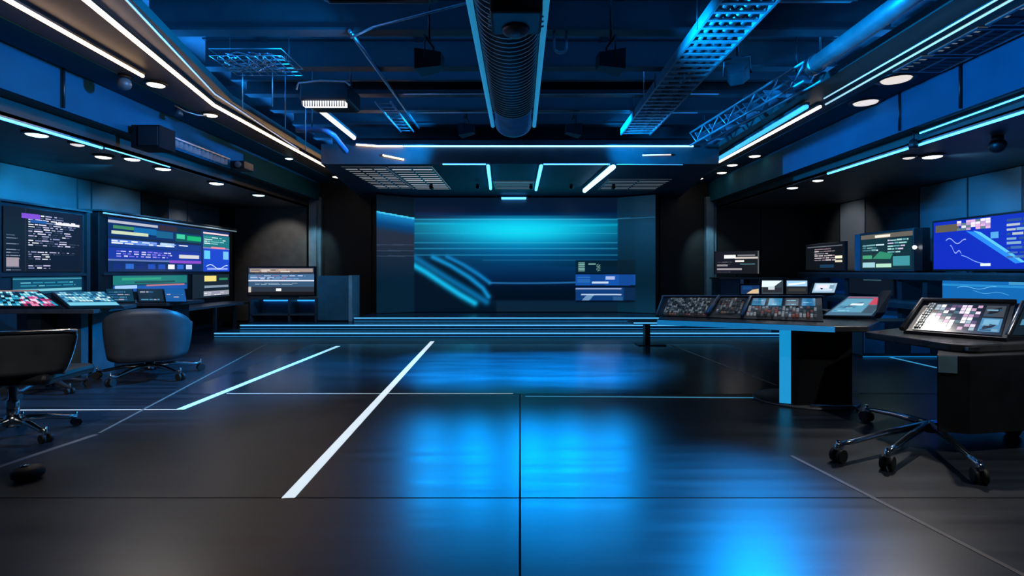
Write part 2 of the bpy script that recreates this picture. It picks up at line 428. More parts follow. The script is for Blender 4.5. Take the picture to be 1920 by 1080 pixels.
def wing(x0, d0, x1, d1, step, nm, lab):
    mb = MB(); nx = max(2, int(abs(x1 - x0) / step)); ny = 176
    pts = []; cols = []
    zt, zb = 2.885, .262
    for j in range(ny + 1):
        z = zb + (zt - zb) * j / ny; rowp = []; rowc = []
        for i in range(nx + 1):
            t = i / nx
            A = Vector(((x0 - VX) * d0 / F, d0)); B = Vector(((x1 - VX) * d1 / F, d1)); q = A + (B - A) * t
            px = VX + q.x / q.y * F; py = VY + (CH - z) / q.y * F
            rowp.append((q.x, q.y, z)); rowc.append(pic(px, py))
        pts.append(rowp); cols.append(rowc)
    for j in range(ny):
        for i in range(nx):
            mb.face([pts[j][i], pts[j][i + 1], pts[j + 1][i + 1], pts[j + 1][i]], 0, [cols[j][i], cols[j][i + 1], cols[j + 1][i + 1], cols[j + 1][i]])
    pn = mb.build('screen_panel', M_big, ws, label=lab)
    mb = MB(); a, b = pts[0][0], pts[0][-1]
    mb.slab([(a[0], a[1] + .012, .252), (b[0], b[1] + .012, .252), (b[0], b[1] + .012, 2.895), (a[0], a[1] + .012, 2.895)], .05)
    mb.build('back_case', M_black, pn)
wing(706, 11.75, 778, YB, 2.4, 'l', 'narrow left screen panel angled forward')
wing(778, YB, 1157, YB, 1.7, 'c', 'wide middle screen panel')
wing(1157, YB, 1229, 11.8, 2.4, 'r', 'narrow right screen panel angled forward')

# ------------------------------------------------------------------ light strips
def strip(label, path, r, m, cat='light strip', group=None, channel=True, hang=None, name='light_strip'):
    path = [Vector(p) for p in path]
    t = thing(name, label, cat, tuple(path[0]), group)
    mb = MB(); mb.tube(path, r, 8); mb.build('diffuser', m, t)
    if channel:
        mb = MB()
        for a, b in zip(path, path[1:]):
            d = (b - a).normalized(); sd = Vector((0, 0, 1)).cross(d)
            if sd.length < .1: continue
            sd = sd.normalized() * (r * 1.3); u = Vector((0, 0, 1)) * r
            mb.hexa([a - sd + u * .6, a + sd + u * .6, b + sd + u * .6, b - sd + u * .6], [a - sd + u * 1.9, a + sd + u * 1.9, b + sd + u * 1.9, b - sd + u * 1.9])
        mb.build('mounting_channel', M_alu, t)
    return t
HS = 3.205
def hp(pts, h=HS): return [H(x, y, h) for x, y in pts]
def ext(p0, p1, y): t = (y - p0.y) / (p1.y - p0.y); return p0 + (p1 - p0) * t
a, b = hp([(14, 0), (268, 143)])
strip('outer warm white light line on the left ceiling, ending by the grey globe', [ext(a, b, 2.2), b], .016, M_warm)
a, b, c, d = hp([(160, 0), (400, 197), (520, 263), (640, 328)])
strip('long warm white light line running the full length of the left ceiling', [ext(a, b, 2.6), b, c, d], .018, M_warm)
a, b = hp([(236, 0), (402, 176)]); c = hp([(560, 280)])[0]
strip('thin dim warm line along the inner edge of the left ceiling', [ext(a, b, 2.8), b, c], .008, M_warm2)
a, b = hp([(1896, 0), (1548, 196)])
strip('outer thin pale line on the near right ceiling', [ext(a, b, 2.6), b], .010, M_white)
a, b = hp([(1868, 0), (1545, 185)])
strip('inner thin pale line on the near right ceiling', [ext(a, b, 2.6), b], .008, M_white)
a, b = hp([(1538, 200), (1258, 353)])
strip('bright white line on the far right ceiling, running towards the screen', [a, ext(a, b, 12.1)], .019, M_whitef)
a, b = hp([(1512, 200), (1330, 308)], 3.19)
strip('soft blue line beside the white line on the far right ceiling', [a, b], .03, M_blue)
mb_y = 8.555
M_cross = mat('led_cross', (.7, .8, .8), .4, emit=(.16, .5, 1), strength=5.)
strip('long white cross light above the lower ceiling', [P(757, 274, mb_y), P(1300, 274, mb_y)], .013, M_cross)
strip('warm left end of the long cross light', [P(668, 271, mb_y), P(710, 274, mb_y), P(755, 274, mb_y)], .013, M_warm)
z2 = 2.895
for lab, pts in (('short cyan light line on the edge of the lower ceiling, left of centre', [(830, 308), (914, 308)]),
                 ('cyan light line on the edge of the lower ceiling, right of centre', [(1015, 308), (1150, 308)])):
    strip(lab, [P(pts[0][0], 308, 8.56), P(pts[1][0], 308, 8.56)], .011, M_cyan)
strip('faint thin line at the right end of the lower ceiling edge', [P(1150, 308, 8.56), P(1280, 309, 8.56)], .006, M_blue)
strip('left one of two cyan lines running back along the lower ceiling', [H(915, 311, 2.868), H(920, 354, 2.868)], .026, M_cyan)
strip('right one of two cyan lines running back along the lower ceiling', [H(1015, 311, 2.868), H(1005, 356, 2.868)], .026, M_cyan)
strip('broad bright slanting line on the lower ceiling, right of centre', [H(1150, 313, 2.84), H(1096, 358, 2.84)], .04, mat('led_cyan_white', (.8, .8, .8), .4, emit=(.3, .65, 1), strength=4.))
strip('warm light line hanging behind the projector box on the left', [P(600, 207, 6.8), P(664, 259, 8.25)], .028, mat('led_warm_mid', (.8, .75, .7), .4, emit=(1, .8, .58), strength=2.))
strip('short warm light stick below the left end of the cross light', [P(718, 291, 8.565), P(757, 299, 8.565)], .013, M_warm)
strip('cyan line along the lower edge of the left ceiling step', [Vector((-4.86, 3.4, 2.63)), Vector((-4.86, 6.2, 2.63))], .014, M_cyan)
strip('thin far end of the cyan line on the left ceiling step', [Vector((-4.86, 6.25, 2.64)), Vector((-4.86, 7.4, 2.64))], .006, M_cyan)
strip('cyan line along the lower edge of the right ceiling step', [Vector((4.56, 3.4, 2.64)), Vector((4.56, 7.9, 2.64))], .014, M_cyan)
strip('second thin cyan line above it on the near right ceiling step', [Vector((4.50, 3.4, 2.78)), Vector((4.50, 6.0, 2.75))], .008, M_cyan)

# ------------------------------------------------------------------ downlights, spots
def downlight(pos, label, m, r=.075, group=None, nm='downlight', z=None):
    t = thing(nm, label, 'ceiling light', tuple(pos), group)
    x, y, z = pos
    mb = MB(); mb.lathe([(r * 1.25, z + .004), (r * 1.3, z - .012), (r * 1.02, z - .022), (r, z - .02), (r, z - .004)], x, y, 20); mb.build('trim_ring', M_black, t)
    mb = MB(); mb.lathe([(r * .98, z - .006), (r * .9, z - .024), (r * .5, z - .034), (.0001, z - .036)], x, y, 20); mb.build('lens', m, t)
    return t
ZL = 2.65
names = ['nearest', 'second', 'third', 'fourth', 'fifth', 'sixth', 'farthest']
G1 = 'downlights under the left ceiling step'
for k, (x, y, m, r) in enumerate(((-5.09, 5.62, M_lampc, .1), (-5.02, 6.05, M_lampd, .07), (-5.25, 6.72, M_lampw, .09), (-4.98, 6.85, M_lamp, .09), (-5.02, 7.5, M_lamp, .1), (-4.98, 8.75, M_lamp, .11), (-4.95, 10.1, M_lampc, .11))):
    downlight((x, y, ZL), '%s round downlight from the camera under the left ceiling step' % names[k], m, r, G1)
G2 = 'downlights under the right ceiling step'
for k, (x, y, m, r) in enumerate(((5.18, 6.7, M_lamp, .11), (4.92, 6.75, M_lampd, .07), (4.72, 8.45, M_lamp, .08), (4.70, 9.2, M_lamp, .09))):
    downlight((x, y, ZL), ['large bright downlight under the near right ceiling step', 'small dim downlight next to the large one on the right', 'third downlight under the right ceiling step', 'farthest downlight under the right ceiling step'][k], m, r, G2)
G3 = 'ceiling spots beside the light lines'
for (x, y, m, r, lab) in ((-4.0, 5.86, M_lampw, .09, 'warm round spot at the end of the outer left light line'), (-4.06, 7.0, M_lampw, .085, 'warm round spot halfway along the left light line'), (-4.2, 9.7, M_lampc, .07, 'pale blue spot on the far left ceiling'),
                          (-3.98, 11.6, M_lampw, .1, 'warm spot at the far end of the left light line'), (4.2, 6.48, M_lampd, .14, 'large soft round lamp on the right ceiling below the vent'), (4.02, 5.7, M_lampd, .15, 'oval lamp next to the vent on the right ceiling'),
                          (4.18, 9.5, M_lampw, .1, 'nearest of the warm spots on the far right ceiling'), (4.1, 10.3, M_lampw, .1, 'second warm spot on the far right ceiling'), (4.2, 11.1, M_lampw, .1, 'third warm spot on the far right ceiling'), (3.95, 11.8, M_lampw, .1, 'warm spot at the far end of the right light line')):
    downlight((x, y, 3.26), lab, m, r, G3)
t = thing('globe_camera', 'grey globe camera on the left ceiling beside the warm line', 'camera', (-4.17, 5.62, 3.26))
mb = MB(); mb.lathe([(.05, 3.262), (.06, 3.24), (.045, 3.225)], -4.17, 5.62, 16); mb.build('mount', M_black, t)
mb = MB(); mb.ball((-4.17, 5.62, 3.172), .068); mb.build('globe', M_grey, t)
t = thing('track_spot', 'bent warm track spot beside the left light line', 'ceiling light', (-4.3, 6.85, 3.26))
mb = MB(); mb.tube([(-4.28, 6.6, 3.25), (-4.24, 6.75, 3.22), (-4.14, 6.85, 3.2), (-4.05, 6.9, 3.21)], .012, 8); mb.build('arm', M_alu, t)
mb = MB(); mb.lathe([(.03, 3.255), (.045, 3.2), (.05, 3.16), (.04, 3.155)], -4.3, 6.72, 16); mb.build('lamp_head', M_dgrey, t)

# ------------------------------------------------------------------ overhead services
# ribbed duct
t = thing('ribbed_duct', 'large ribbed ventilation duct hanging over the middle of the room', 'duct', (-.09, 5.5, 3.05))
mb = MB(); pr = []; y = 3.0
cx, cz = -.09, 3.24
pts = []
def ring(y, rx, rz, n=28): return [(cx + rx * math.cos(2 * math.pi * j / n), y, cz + rz * math.sin(2 * math.pi * j / n)) for j in range(n)]
def loft(mb, rings, m=0, alt=False):
    n = len(rings[0]); i0 = len(mb.v)
    for r in rings: mb.v += r
    for a in range(len(rings) - 1):
        for j in range(n):
            mb.f.append((i0 + a * n + j, i0 + (a + 1) * n + j, i0 + (a + 1) * n + (j + 1) % n, i0 + a * n + (j + 1) % n)); mb.m.append(1 if alt and a % 4 == 1 else m); mb.c.append(None); mb.smooth.append(True)
    for a, rv in ((0, False), (len(rings) - 1, True)):
        q = [i0 + a * n + j for j in range(n)]; mb.f.append(tuple(q[::-1] if rv else q)); mb.m.append(m); mb.c.append(None); mb.smooth.append(False)
rings = []
while y < 6.45:
    rings += [ring(y, .235, .185), ring(y + .02, .258, .205), ring(y + .038, .258, .205), ring(y + .058, .235, .185)]; y += .085
loft(mb, rings, 0, True); mb.build('ribbed_body', [M_black, mat('duct_rib', (.34, .35, .36), .32, .6)], t)  # ridges lightened, grooves blackened: rib shading put into the colour
mb = MB(); loft(mb, [ring(6.45, .235, .185), ring(7.28, .24, .19), ring(7.3, .255, .2), ring(7.36, .255, .2)]); mb.build('smooth_end', mat('duct_end_blue_grey', (.14, .34, .48), .35, .2), t, label='smooth pale end of the duct')  # blue in the colour stands in for blue light on the duct end
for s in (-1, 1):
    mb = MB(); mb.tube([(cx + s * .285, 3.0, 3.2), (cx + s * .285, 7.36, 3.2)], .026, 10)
    mb.build('side_glow', mat('rail_glow_blue', (.1, .3, .5), .4, emit=(.02, .26, .5), strength=.7), t)  # emission stands in for blue light caught along the duct sides
for yy in (3.4, 4.9, 6.4, 7.2):
    mb = MB(); mb.box(cx - .3, cx + .3, yy - .015, yy + .015, cz + .2, cz + .225)
    for s in (-1, 1): mb.tube([(cx + s * .29, yy, 3.2), (cx + s * .29, yy, DK)], .007, 6)
    mb.build('hanger', M_beam, t)
# device below the duct
t = thing('ceiling_projector', 'black device with chrome clamps hanging below the near end of the duct', 'projector', (-.03, 3.75, 2.9))
mb = MB(); mb.box(-.2, .15, 3.5, 3.85, 2.9, 3.02); mb.build('body', M_black, t, .02)
mb = MB(); mb.lathe([(.0001, 2.845), (.05, 2.85), (.09, 2.875), (.1, 2.905)], -.03, 3.75, 20); mb.build('dome', M_grey, t)
for s in (-1, 1):
    for k in range(3):
        mb = MB(); mb.tube([(-.03 + s * .06, 3.86, 2.93 + k * .03), (-.03 + s * .2, 3.83, 2.96 + k * .035)], .008, 6); mb.build('clamp', M_chrome, t)
# transverse round pipes and conduit
t = tag_o = None
mb = MB(); mb.tube([(-1.62, 5.07, 3.483), (-1.62, 8.52, 3.483)], .018, 8); tag(mb.build('conduit_pipe', M_alu), 'thin grey conduit running back across the dark ceiling, left of the duct', 'pipe')
t = thing('cable_ladder', 'short lattice cable ladder beside the thin conduit, near the cross light', 'cable tray', (-1.75, 7.6, 3.4))
for s in (-.1, .1):
    mb = MB(); mb.tube([(-1.8 + s, 7.0, 3.42), (-1.8 + s, 8.5, 3.42)], .014, 6); mb.build('side_rail', M_rail, t)
for k in range(9):
    mb = MB(); mb.tube([(-1.9, 7.08 + k * .17, 3.42), (-1.7, 7.08 + k * .17, 3.42)], .009, 6); mb.build('rung', M_rail, t)
# right cable tray
t = thing('cable_tray', 'long blue lit cable tray running back to the right of the duct', 'cable tray', (1.85, 6.7, 3.36))
for s in (-1, 1):
    mb = MB(); mb.box(1.84 + s * .23 - .012, 1.84 + s * .23 + .012, 3.2, 8.5, 3.36, 3.46); mb.build('side_rail', M_rail, t)
for k in range(36):
    mb = MB(); yy = 3.3 + k * .146; mb.box(1.62, 2.06, yy - .02, yy + .02, 3.362, 3.378); mb.build('rung', M_rail, t)
for k, (dx, r) in enumerate(((-.14, .035), (-.05, .028), (.05, .04), (.14, .025))):
    mb = MB(); mb.tube([(1.84 + dx, 3.2, 3.38 + r), (1.84 + dx + .01, 8.45, 3.38 + r)], r, 8); mb.build('cable', [M_rail, M_dgrey, M_alu, M_dgrey][k], t)
for yy in (4.8, 6.3, 7.5):
    for s in (-1, 1):
        mb = MB(); mb.tube([(1.84 + s * .245, yy, 3.37), (1.84 + s * .245, yy, DK)], .007, 6); mb.build('hanger', M_beam, t)
# upper right ribbed duct across
t = thing('ribbed_air_duct', 'wide flat ribbed air duct at the top edge right of the cable tray', 'duct', (2.45, 4.2, 3.5))
mb = MB(); mb.box(2.0, 2.86, 3.3, 4.62, 3.52, 3.72); mb.build('body', M_rail, t)
for k in range(10):
    mb = MB(); mb.box(1.98, 2.88, 3.35 + k * .13, 3.39 + k * .13, 3.505, 3.73); mb.build('rib', M_duct, t)
mb = MB()
for x in (2.1, 2.75):
    mb = MB(); mb.tube([(x, 4.0, 3.73), (x, 4.0, DK)], .01, 6); mb.build('hanger', M_beam, t)
# right lattice truss
t = thing('lattice_truss', 'blue lit lattice truss above the right light line', 'truss', (2.95, 7, 3.15))
A0, A1 = Vector((3.08, 5.6, 3.2)), Vector((2.8, 8.5, 3.2))
for (dx, dz) in ((-.09, 0), (.09, 0), (-.09, .2), (.09, .2)):
    mb = MB(); mb.tube([A0 + Vector((dx, 0, dz)), A1 + Vector((dx, 0, dz))], .017, 6); mb.build('chord', M_rail, t)
for k in range(12):
    p = A0 + (A1 - A0) * (k / 12); q = A0 + (A1 - A0) * ((k + 1) / 12)
    mb = MB()
    for dx in (-.09, .09): mb.tube([p + Vector((dx, 0, 0 if k % 2 else .2)), q + Vector((dx, 0, .2 if k % 2 else 0))], .009, 5)
    mb.build('brace', M_rail, t)
for k in range(6):
    p = A0 + (A1 - A0) * ((k + .3) / 6); mb = MB(); mb.slab([p + Vector((-.1, 0, .02)), p + Vector((.1, 0, .02)), p + Vector((.1, .18, .17)), p + Vector((-.1, .18, .17))], .01); mb.build('panel', mat('gusset_blue_grey', (.22, .3, .36), .35, .3), t)
for f in (.1, .5, .9):
    mb = MB(); p = A0 + (A1 - A0) * f; mb.tube([p + Vector((0, 0, .2)), (p.x, p.y, DK)], .009, 6); mb.build('hanger', M_beam, t)
t = thing('air_pipe', 'smooth blue lit pipe running forward above the right light line', 'pipe', (3.0, 4.8, 3.2))
mb = MB(); mb.tube([(3.02, 3.1, 3.33), (3.05, 5.5, 3.33)], .085, 16); mb.build('body', M_rail, t)
mb = MB(); mb.lathe([(.1, 5.46), (.1, 5.56)], 3.05, 3.33, 16, axis='y'); mb.build('end_flange', M_alu, t)
for yy in (3.6, 5.4):
    mb = MB(); mb.tube([(3.04, yy, 3.41), (3.04, yy, DK)], .009, 6); mb.build('hanger', M_beam, t)
# floodlight by the cable tray, others added to wash the sides blue
def flood(pos, aim, label, m=None):
    pos = Vector(pos); t = thing('stage_light', label, 'stage light', tuple(pos)); d = (Vector(aim) - pos).normalized()
    sx = d.cross(Vector((0, 0, 1))).normalized(); sy = sx.cross(d)
    mb = MB(); a = pos - d * .12; b = pos + d * .1
    mb.hexa([a + sx * x + sy * y for x, y in ((-.06, -.06), (.06, -.06), (.06, .06), (-.06, .06))], [b + sx * x + sy * y for x, y in ((-.11, -.09), (.11, -.09), (.11, .09), (-.11, .09))]); mb.build('housing', M_black, t)
    mb = MB(); mb.tube([pos + sx * .13, pos + sx * .13 + Vector((0, 0, .18)), pos - sx * .13 + Vector((0, 0, .18)), pos - sx * .13], .012, 6); mb.tube([pos + Vector((0, 0, .18)), (pos.x, pos.y, 3.85)], .012, 6); mb.build('yoke', M_black, t)
    return t
flood((2.24, 5.5, 3.22), (2.6, 6.2, 3.85), 'black floodlight below the cable tray throwing blue onto the ceiling')
flood((-.8, 4.7, 3.04), (-4.65, 5.2, 3.0), 'near added black floodlight left of the duct aimed at the left wall')
flood((.8, 4.7, 3.04), (4.65, 5.2, 3.0), 'near added black floodlight right of the duct aimed at the right wall')
flood((-.8, 7.95, 3.3), (-4.65, 8.6, 3.0), 'far added black floodlight left of the duct end')
flood((.8, 7.95, 3.3), (4.65, 8.6, 3.0), 'far added black floodlight right of the duct end')
# projector box, left
t = thing('fan_coil_unit', 'dark ceiling unit with a bright fringed outlet hanging left of the duct', 'air unit', (-2.22, 6.1, 3.15))
mb = MB(); c4 = [P(560, 188, 6), P(652, 188, 6), P(652, 152, 6), P(560, 152, 6)]; mb.slab(c4, .5); mb.build('body', M_black, t, .03)
mb = MB(); a, b = P(556, 168, 5.97), P(560, 155, 5.97); mb.tube([a, b, P(600, 151, 5.97), P(648, 153, 5.97), P(656, 160, 5.97)], .012, 6); mb.build('front_rail', M_alu, t)
mb = MB(); rg = random.Random(4)
mb.slab([P(566, 197, 5.98), P(646, 197, 5.98), P(646, 189, 5.98), P(566, 189, 5.98)], .1); mb.build('outlet', mat('outlet_glow', (.8, .8, .8), .4, emit=(1, .93, .88), strength=1.3), t)
mb = MB()
for k in range(18):
    x = 566 + k * 4.6; mb.slab([P(x, 199, 5.96), P(x + 1.6, 199, 5.96), P(x + 1.2, 188, 5.96), P(x + .4, 188, 5.96)], .01)
mb.build('fringe', M_black, t)
for x in (-2.45, -2.0):
    mb = MB(); mb.tube([(x, 6.3, 3.33), (x, 6.3, DK)], .01, 6); mb.build('hanger', M_beam, t)
# cassette at the top edge
t = thing('ceiling_cassette', 'dark rounded ceiling cassette at the top edge left of the duct', 'air unit', (-1.15, 4.0, 3.35))
mb = MB(); mb.box(-1.62, -.66, 3.5, 4.42, 3.4, 3.5); mb.build('body', M_dgrey, t, .045)
mb = MB(); mb.tube([(-1.55, 3.58, 3.395), (-.73, 3.58, 3.395), (-.73, 4.34, 3.395), (-1.55, 4.34, 3.395)], .02, 8, closed=True); mb.build('rim', M_grey, t)
for x in (-1.5, -.8):
    mb = MB(); mb.tube([(x, 4.0, 3.5), (x, 4.0, DK)], .01, 6); mb.build('hanger', M_beam, t)
mb = MB(); mb.tube([(-.3, 4.45, 3.47), (-1.35, 4.9, 3.44), (-1.62, 5.12, 3.44)], .012, 6); tag(mb.build('brace_pipe', M_rail), 'thin slanting brace from the duct to the conduit', 'pipe')
# wire basket cluster, left
t = thing('cable_basket', 'wire cable basket with tangled glinting cables left of the ceiling unit', 'cable tray', (-2.75, 5.6, 3.38))
mb = MB()
x0, x1, y0, y1, z0 = -3.15, -2.42, 5.4, 5.95, 3.38
for k in range(9): x = x0 + (x1 - x0) * k / 8; mb.tube([(x, y0, z0), (x, y1, z0)], .005, 5)
for k in range(6): y = y0 + (y1 - y0) * k / 5; mb.tube([(x0, y, z0), (x1, y, z0)], .005, 5)
mb.tube([(x0, y0, z0 + .07), (x1, y0, z0 + .07), (x1, y1, z0 + .07), (x0, y1, z0 + .07)], .006, 5, closed=True); mb.build('basket', M_alu, t)
rg = random.Random(9); mb = MB()
for k in range(16):
    p = Vector((rg.uniform(x0 + .1, x1 - .1), rg.uniform(y0 + .05, y1 - .05), z0 + .02)); pts = [p]
    for q in range(5): p = Vector((max(x0, min(x1, p.x + rg.uniform(-.15, .15))), max(y0, min(y1, p.y + rg.uniform(-.12, .12))), z0 + rg.uniform(.0, .06))); pts.append(p)
    mb.tube(pts, .009, 6)
cb = mb.build('cables', M_chrome, t); cb['kind'] = 'stuff'
for x in (x0 + .05, x1 - .05):
    mb = MB(); mb.tube([(x, 5.7, z0), (x, 5.7, DK)], .006, 6); mb.build('hanger', M_beam, t)
# hanging wires
for k, (x, y, yl, d) in enumerate(((455, 130, 205, 6.2), (511, 128, 200, 6.25), (535, 145, 240, 6.35), (573, 215, 283, 7.4))):
    top, bot = P(x, y, d), P(x, yl, d); top.z = DK
    mb = MB(); mb.tube([top, bot], .006, 6); tag(mb.build('hanging_rod', M_rail), ['leftmost thin hanging rod below the wire basket', 'second thin hanging rod below the wire basket', 'third thin rod, just left of the ceiling unit', 'thin hanging rod below the ceiling unit'][k], 'rod', 'hanging rods')
mb = MB(); mb.tube([(-4.62, 5.4, 3.27), (-4.62, 5.4, 2.85)], .014, 8); tag(mb.build('support_rod', M_black), 'dark vertical rod on the left ceiling step', 'rod')
for x, y, lab in ((1686, 245, 'near dark vertical rod on the right ceiling step'), (1800, 190, 'second dark vertical rod on the right ceiling step')):
    d = 4.36 / ((x - VX) / F); mb = MB(); mb.tube([(4.36, d, 3.27), (4.36, d, 2.81)], .012, 8); tag(mb.build('support_rod', M_black), lab, 'rod')

for y, lab in ((6.85, 'nearer of two thin pipes crossing the ceiling behind the duct hangers'), (7.66, 'farther of two thin pipes crossing the ceiling near the duct end')):
    mb = MB(); mb.tube([(-1.5, y, 3.474), (2.55, y, 3.474)], .01, 8); tag(mb.build('cross_pipe', M_alu), lab, 'pipe')
mb = MB(); mb.tube([(.33, 5.16, 3.5), (.33, 5.16, 3.36)] + [(.39 - .06 * math.cos(a), 5.16, 3.36 - .05 * math.sin(a)) for a in (.5, 1.1, 1.6, 2.1, 2.6)] + [(.45, 5.16, 3.36), (.45, 5.16, 3.5)], .014, 8)
tag(mb.build('hanging_hook', M_rail), 'U shaped cable hook on a ceiling beam right of the duct', 'hook')
t = thing('bent_pipe', 'blue bent pipe between the left light line and the cross light', 'pipe', (-2.9, 7.8, 3.1))
mb = MB(); mb.tube([P(556, 243, 7.6), P(600, 243, 7.6), P(612, 246, 7.62), P(625, 254, 7.75), P(648, 283, 8.3)], .045, 14); mb.build('body', mat('bent_pipe_blue', (.05, .16, .32), .4), t)
mb = MB(); q = P(585, 238, 7.6); mb.tube([q, (q.x, q.y, DK)], .008, 6); mb.build('hanger', M_beam, t)
for x, y, yl, d, lab in ((1207, 118, 182, 6.4, 'thin hanging rod between the duct and the cable tray'), (1197, 205, 225, 8.0, 'short hanging rod near the far end of the cable tray')):
    q = P(x, yl, d); mb = MB(); mb.tube([(q.x, q.y, DK), q], .006, 6); tag(mb.build('hanging_rod', M_rail), lab, 'rod', 'hanging rods')

def vent(label, x0, x1, y0, y1, z, nslat, m=M_alu, along='x', mids=1, group=None, glow=0., cool=False):
    t = thing('ceiling_vent', label, 'vent', ((x0 + x1) / 2, (y0 + y1) / 2, z - .03), group)
    mb = MB(); mb.box(x0, x1, y0, y1, z - .006, z - .001); mb.build('backing', mat('vent_glow_%d' % int(glow * 100), (.3, .3, .3), .5, emit=(.62, .8, 1) if cool else (.85, .9, 1), strength=glow) if glow else M_black, t)  # backing glow stands in for light on the slats
    mb = MB(); f = .025
    for b in ((x0, x1, y0, y0 + f), (x0, x1, y1 - f, y1), (x0, x0 + f, y0 + f, y1 - f), (x1 - f, x1, y0 + f, y1 - f)): mb.box(*b, z - .016, z - .001)
    mb.build('frame', m, t)
    for k in range(nslat):
        mb = MB(); f0 = (k + .5) / nslat
        if along == 'x': y = y0 + (y1 - y0) * f0; hw = (y1 - y0) / nslat * (.24 + .16 * ((k * 7) % 5) / 4); mb.box(x0 + .02, x1 - .02, y - hw, y + hw, z - .0105, z - .0075)
        else: x = x0 + (x1 - x0) * f0; mb.box(x - .012, x + .012, y0 + .02, y1 - .02, z - .026, z - .01)
        mb.build('slat', M_dgrey if glow else m, t)
    for k in range(mids):
        mb = MB(); x = x0 + (x1 - x0) * (k + 1) / (mids + 1); mb.box(x - .015, x + .015, y0 + .02, y1 - .02, z - .016, z - .011); mb.build('divider', m, t)
    return t
GV = 'slatted ceiling vents'
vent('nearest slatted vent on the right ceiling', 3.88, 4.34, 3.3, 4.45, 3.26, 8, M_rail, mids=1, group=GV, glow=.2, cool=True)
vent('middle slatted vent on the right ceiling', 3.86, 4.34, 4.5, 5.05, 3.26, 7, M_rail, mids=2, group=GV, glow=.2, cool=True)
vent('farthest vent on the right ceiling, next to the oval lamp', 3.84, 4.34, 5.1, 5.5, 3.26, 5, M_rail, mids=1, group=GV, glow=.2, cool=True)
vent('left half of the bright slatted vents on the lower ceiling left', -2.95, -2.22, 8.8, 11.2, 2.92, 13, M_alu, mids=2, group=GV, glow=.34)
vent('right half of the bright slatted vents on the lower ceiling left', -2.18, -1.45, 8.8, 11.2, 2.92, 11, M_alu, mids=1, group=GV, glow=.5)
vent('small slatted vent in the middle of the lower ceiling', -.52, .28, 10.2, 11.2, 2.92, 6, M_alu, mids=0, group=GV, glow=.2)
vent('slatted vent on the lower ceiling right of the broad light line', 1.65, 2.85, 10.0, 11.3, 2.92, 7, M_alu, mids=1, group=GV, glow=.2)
t = thing('emergency_lamp', 'small bright lamp box centred above the wall screen', 'lamp', (-.12, 12.15, 2.83))
mb = MB(); mb.box(-.44, .16, 12.05, 12.2, 2.86, 2.92); mb.build('housing', M_dgrey, t)
mb = MB(); mb.box(-.42, .14, 12.03, 12.19, 2.835, 2.86); mb.build('diffuser', M_cyan, t)
for k, x in enumerate((-1.72, -.82, .215, .99, 1.81)):  # lamps added for the blue patches on the floor
    t = thing('added_wash_lamp', '%s of the five small black wash lamps added under the lower ceiling' % ['leftmost', 'second from left', 'middle one', 'second from right', 'rightmost'][k], 'stage light', (x, 10.35, 2.8), 'wash lamps under the lower ceiling')
    mb = MB(); mb.box(x - .03, x + .03, 10.3, 10.33, 2.8, 2.884); mb.build('mount', M_black, t)
    mb = MB(); mb.lathe([(.03, 10.3), (.04, 10.33), (.04, 10.38)], x, 2.82, 14, axis='y'); mb.build('housing', M_black, t)
# speaker and grid on the left step
sp = thing('loudspeaker', 'black loudspeaker box hanging on the left ceiling step', 'speaker', (-4.4, 6.45, 2.66))
mb = MB(); mb.box(-4.6, -4.26, 6.3, 6.6, 2.66, 2.93); mb.build('cabinet', M_matte, sp, .01)
mb = MB(); mb.box(-4.5, -4.275, 6.285, 6.299, 2.685, 2.905); mb.build('grille', M_black, sp)
mb = MB(); mb.box(-4.648, -4.6, 6.4, 6.5, 2.8, 2.92); mb.build('mount', M_black, sp)
t = thing('louvre_grille', 'row of fine metal louvres on the left ceiling step behind the loudspeaker', 'grille', (-4.63, 7.7, 2.86))
for k in range(14):
    mb = MB(); y = 7.0 + k * .1; mb.slab([(-4.648, y, 2.86), (-4.57, y + .03, 2.86), (-4.57, y + .03, 2.96), (-4.648, y, 2.96)], .012); mb.build('louvre', M_rail, t)
mb = MB(); mb.box(-4.6, -4.56, 6.95, 8.4, 2.95, 2.97); mb.build('top_rail', M_rail, t)
t = thing('track_projector', 'small black projector on the left ceiling step past the louvres', 'projector', (-4.55, 8.7, 2.8))
mb = MB(); mb.box(-4.64, -4.42, 8.55, 8.85, 2.84, 2.97); mb.build('body', M_black, t, .01)
mb = MB(); mb.lathe([(.05, 8.5), (.045, 8.55)], -4.5, 2.9, 14, axis='y'); mb.build('lens', M_alu, t)
t = thing('dome_camera', 'black dome camera under the near right ceiling step', 'camera', (5.2, 5.75, 2.6))
mb = MB(); mb.lathe([(.05, 2.655), (.06, 2.6)], 5.15, 5.75, 16); mb.build('mount', M_black, t)
mb = MB(); mb.ball((5.15, 5.75, 2.55), .08); mb.build('dome', M_black, t)
t = thing('track_spot', 'small black track spot on the right ceiling step next to the cyan line', 'ceiling light', (4.5, 6.1, 2.7))
mb = MB(); mb.tube([(4.5, 6.1, 2.8), (4.5, 6.1, 2.68)], .012, 6); mb.build('stem', M_black, t)
mb = MB(); mb.lathe([(.035, 2.7), (.05, 2.64), (.045, 2.6)], 4.5, 6.1, 14); mb.build('lamp_head', M_black, t)

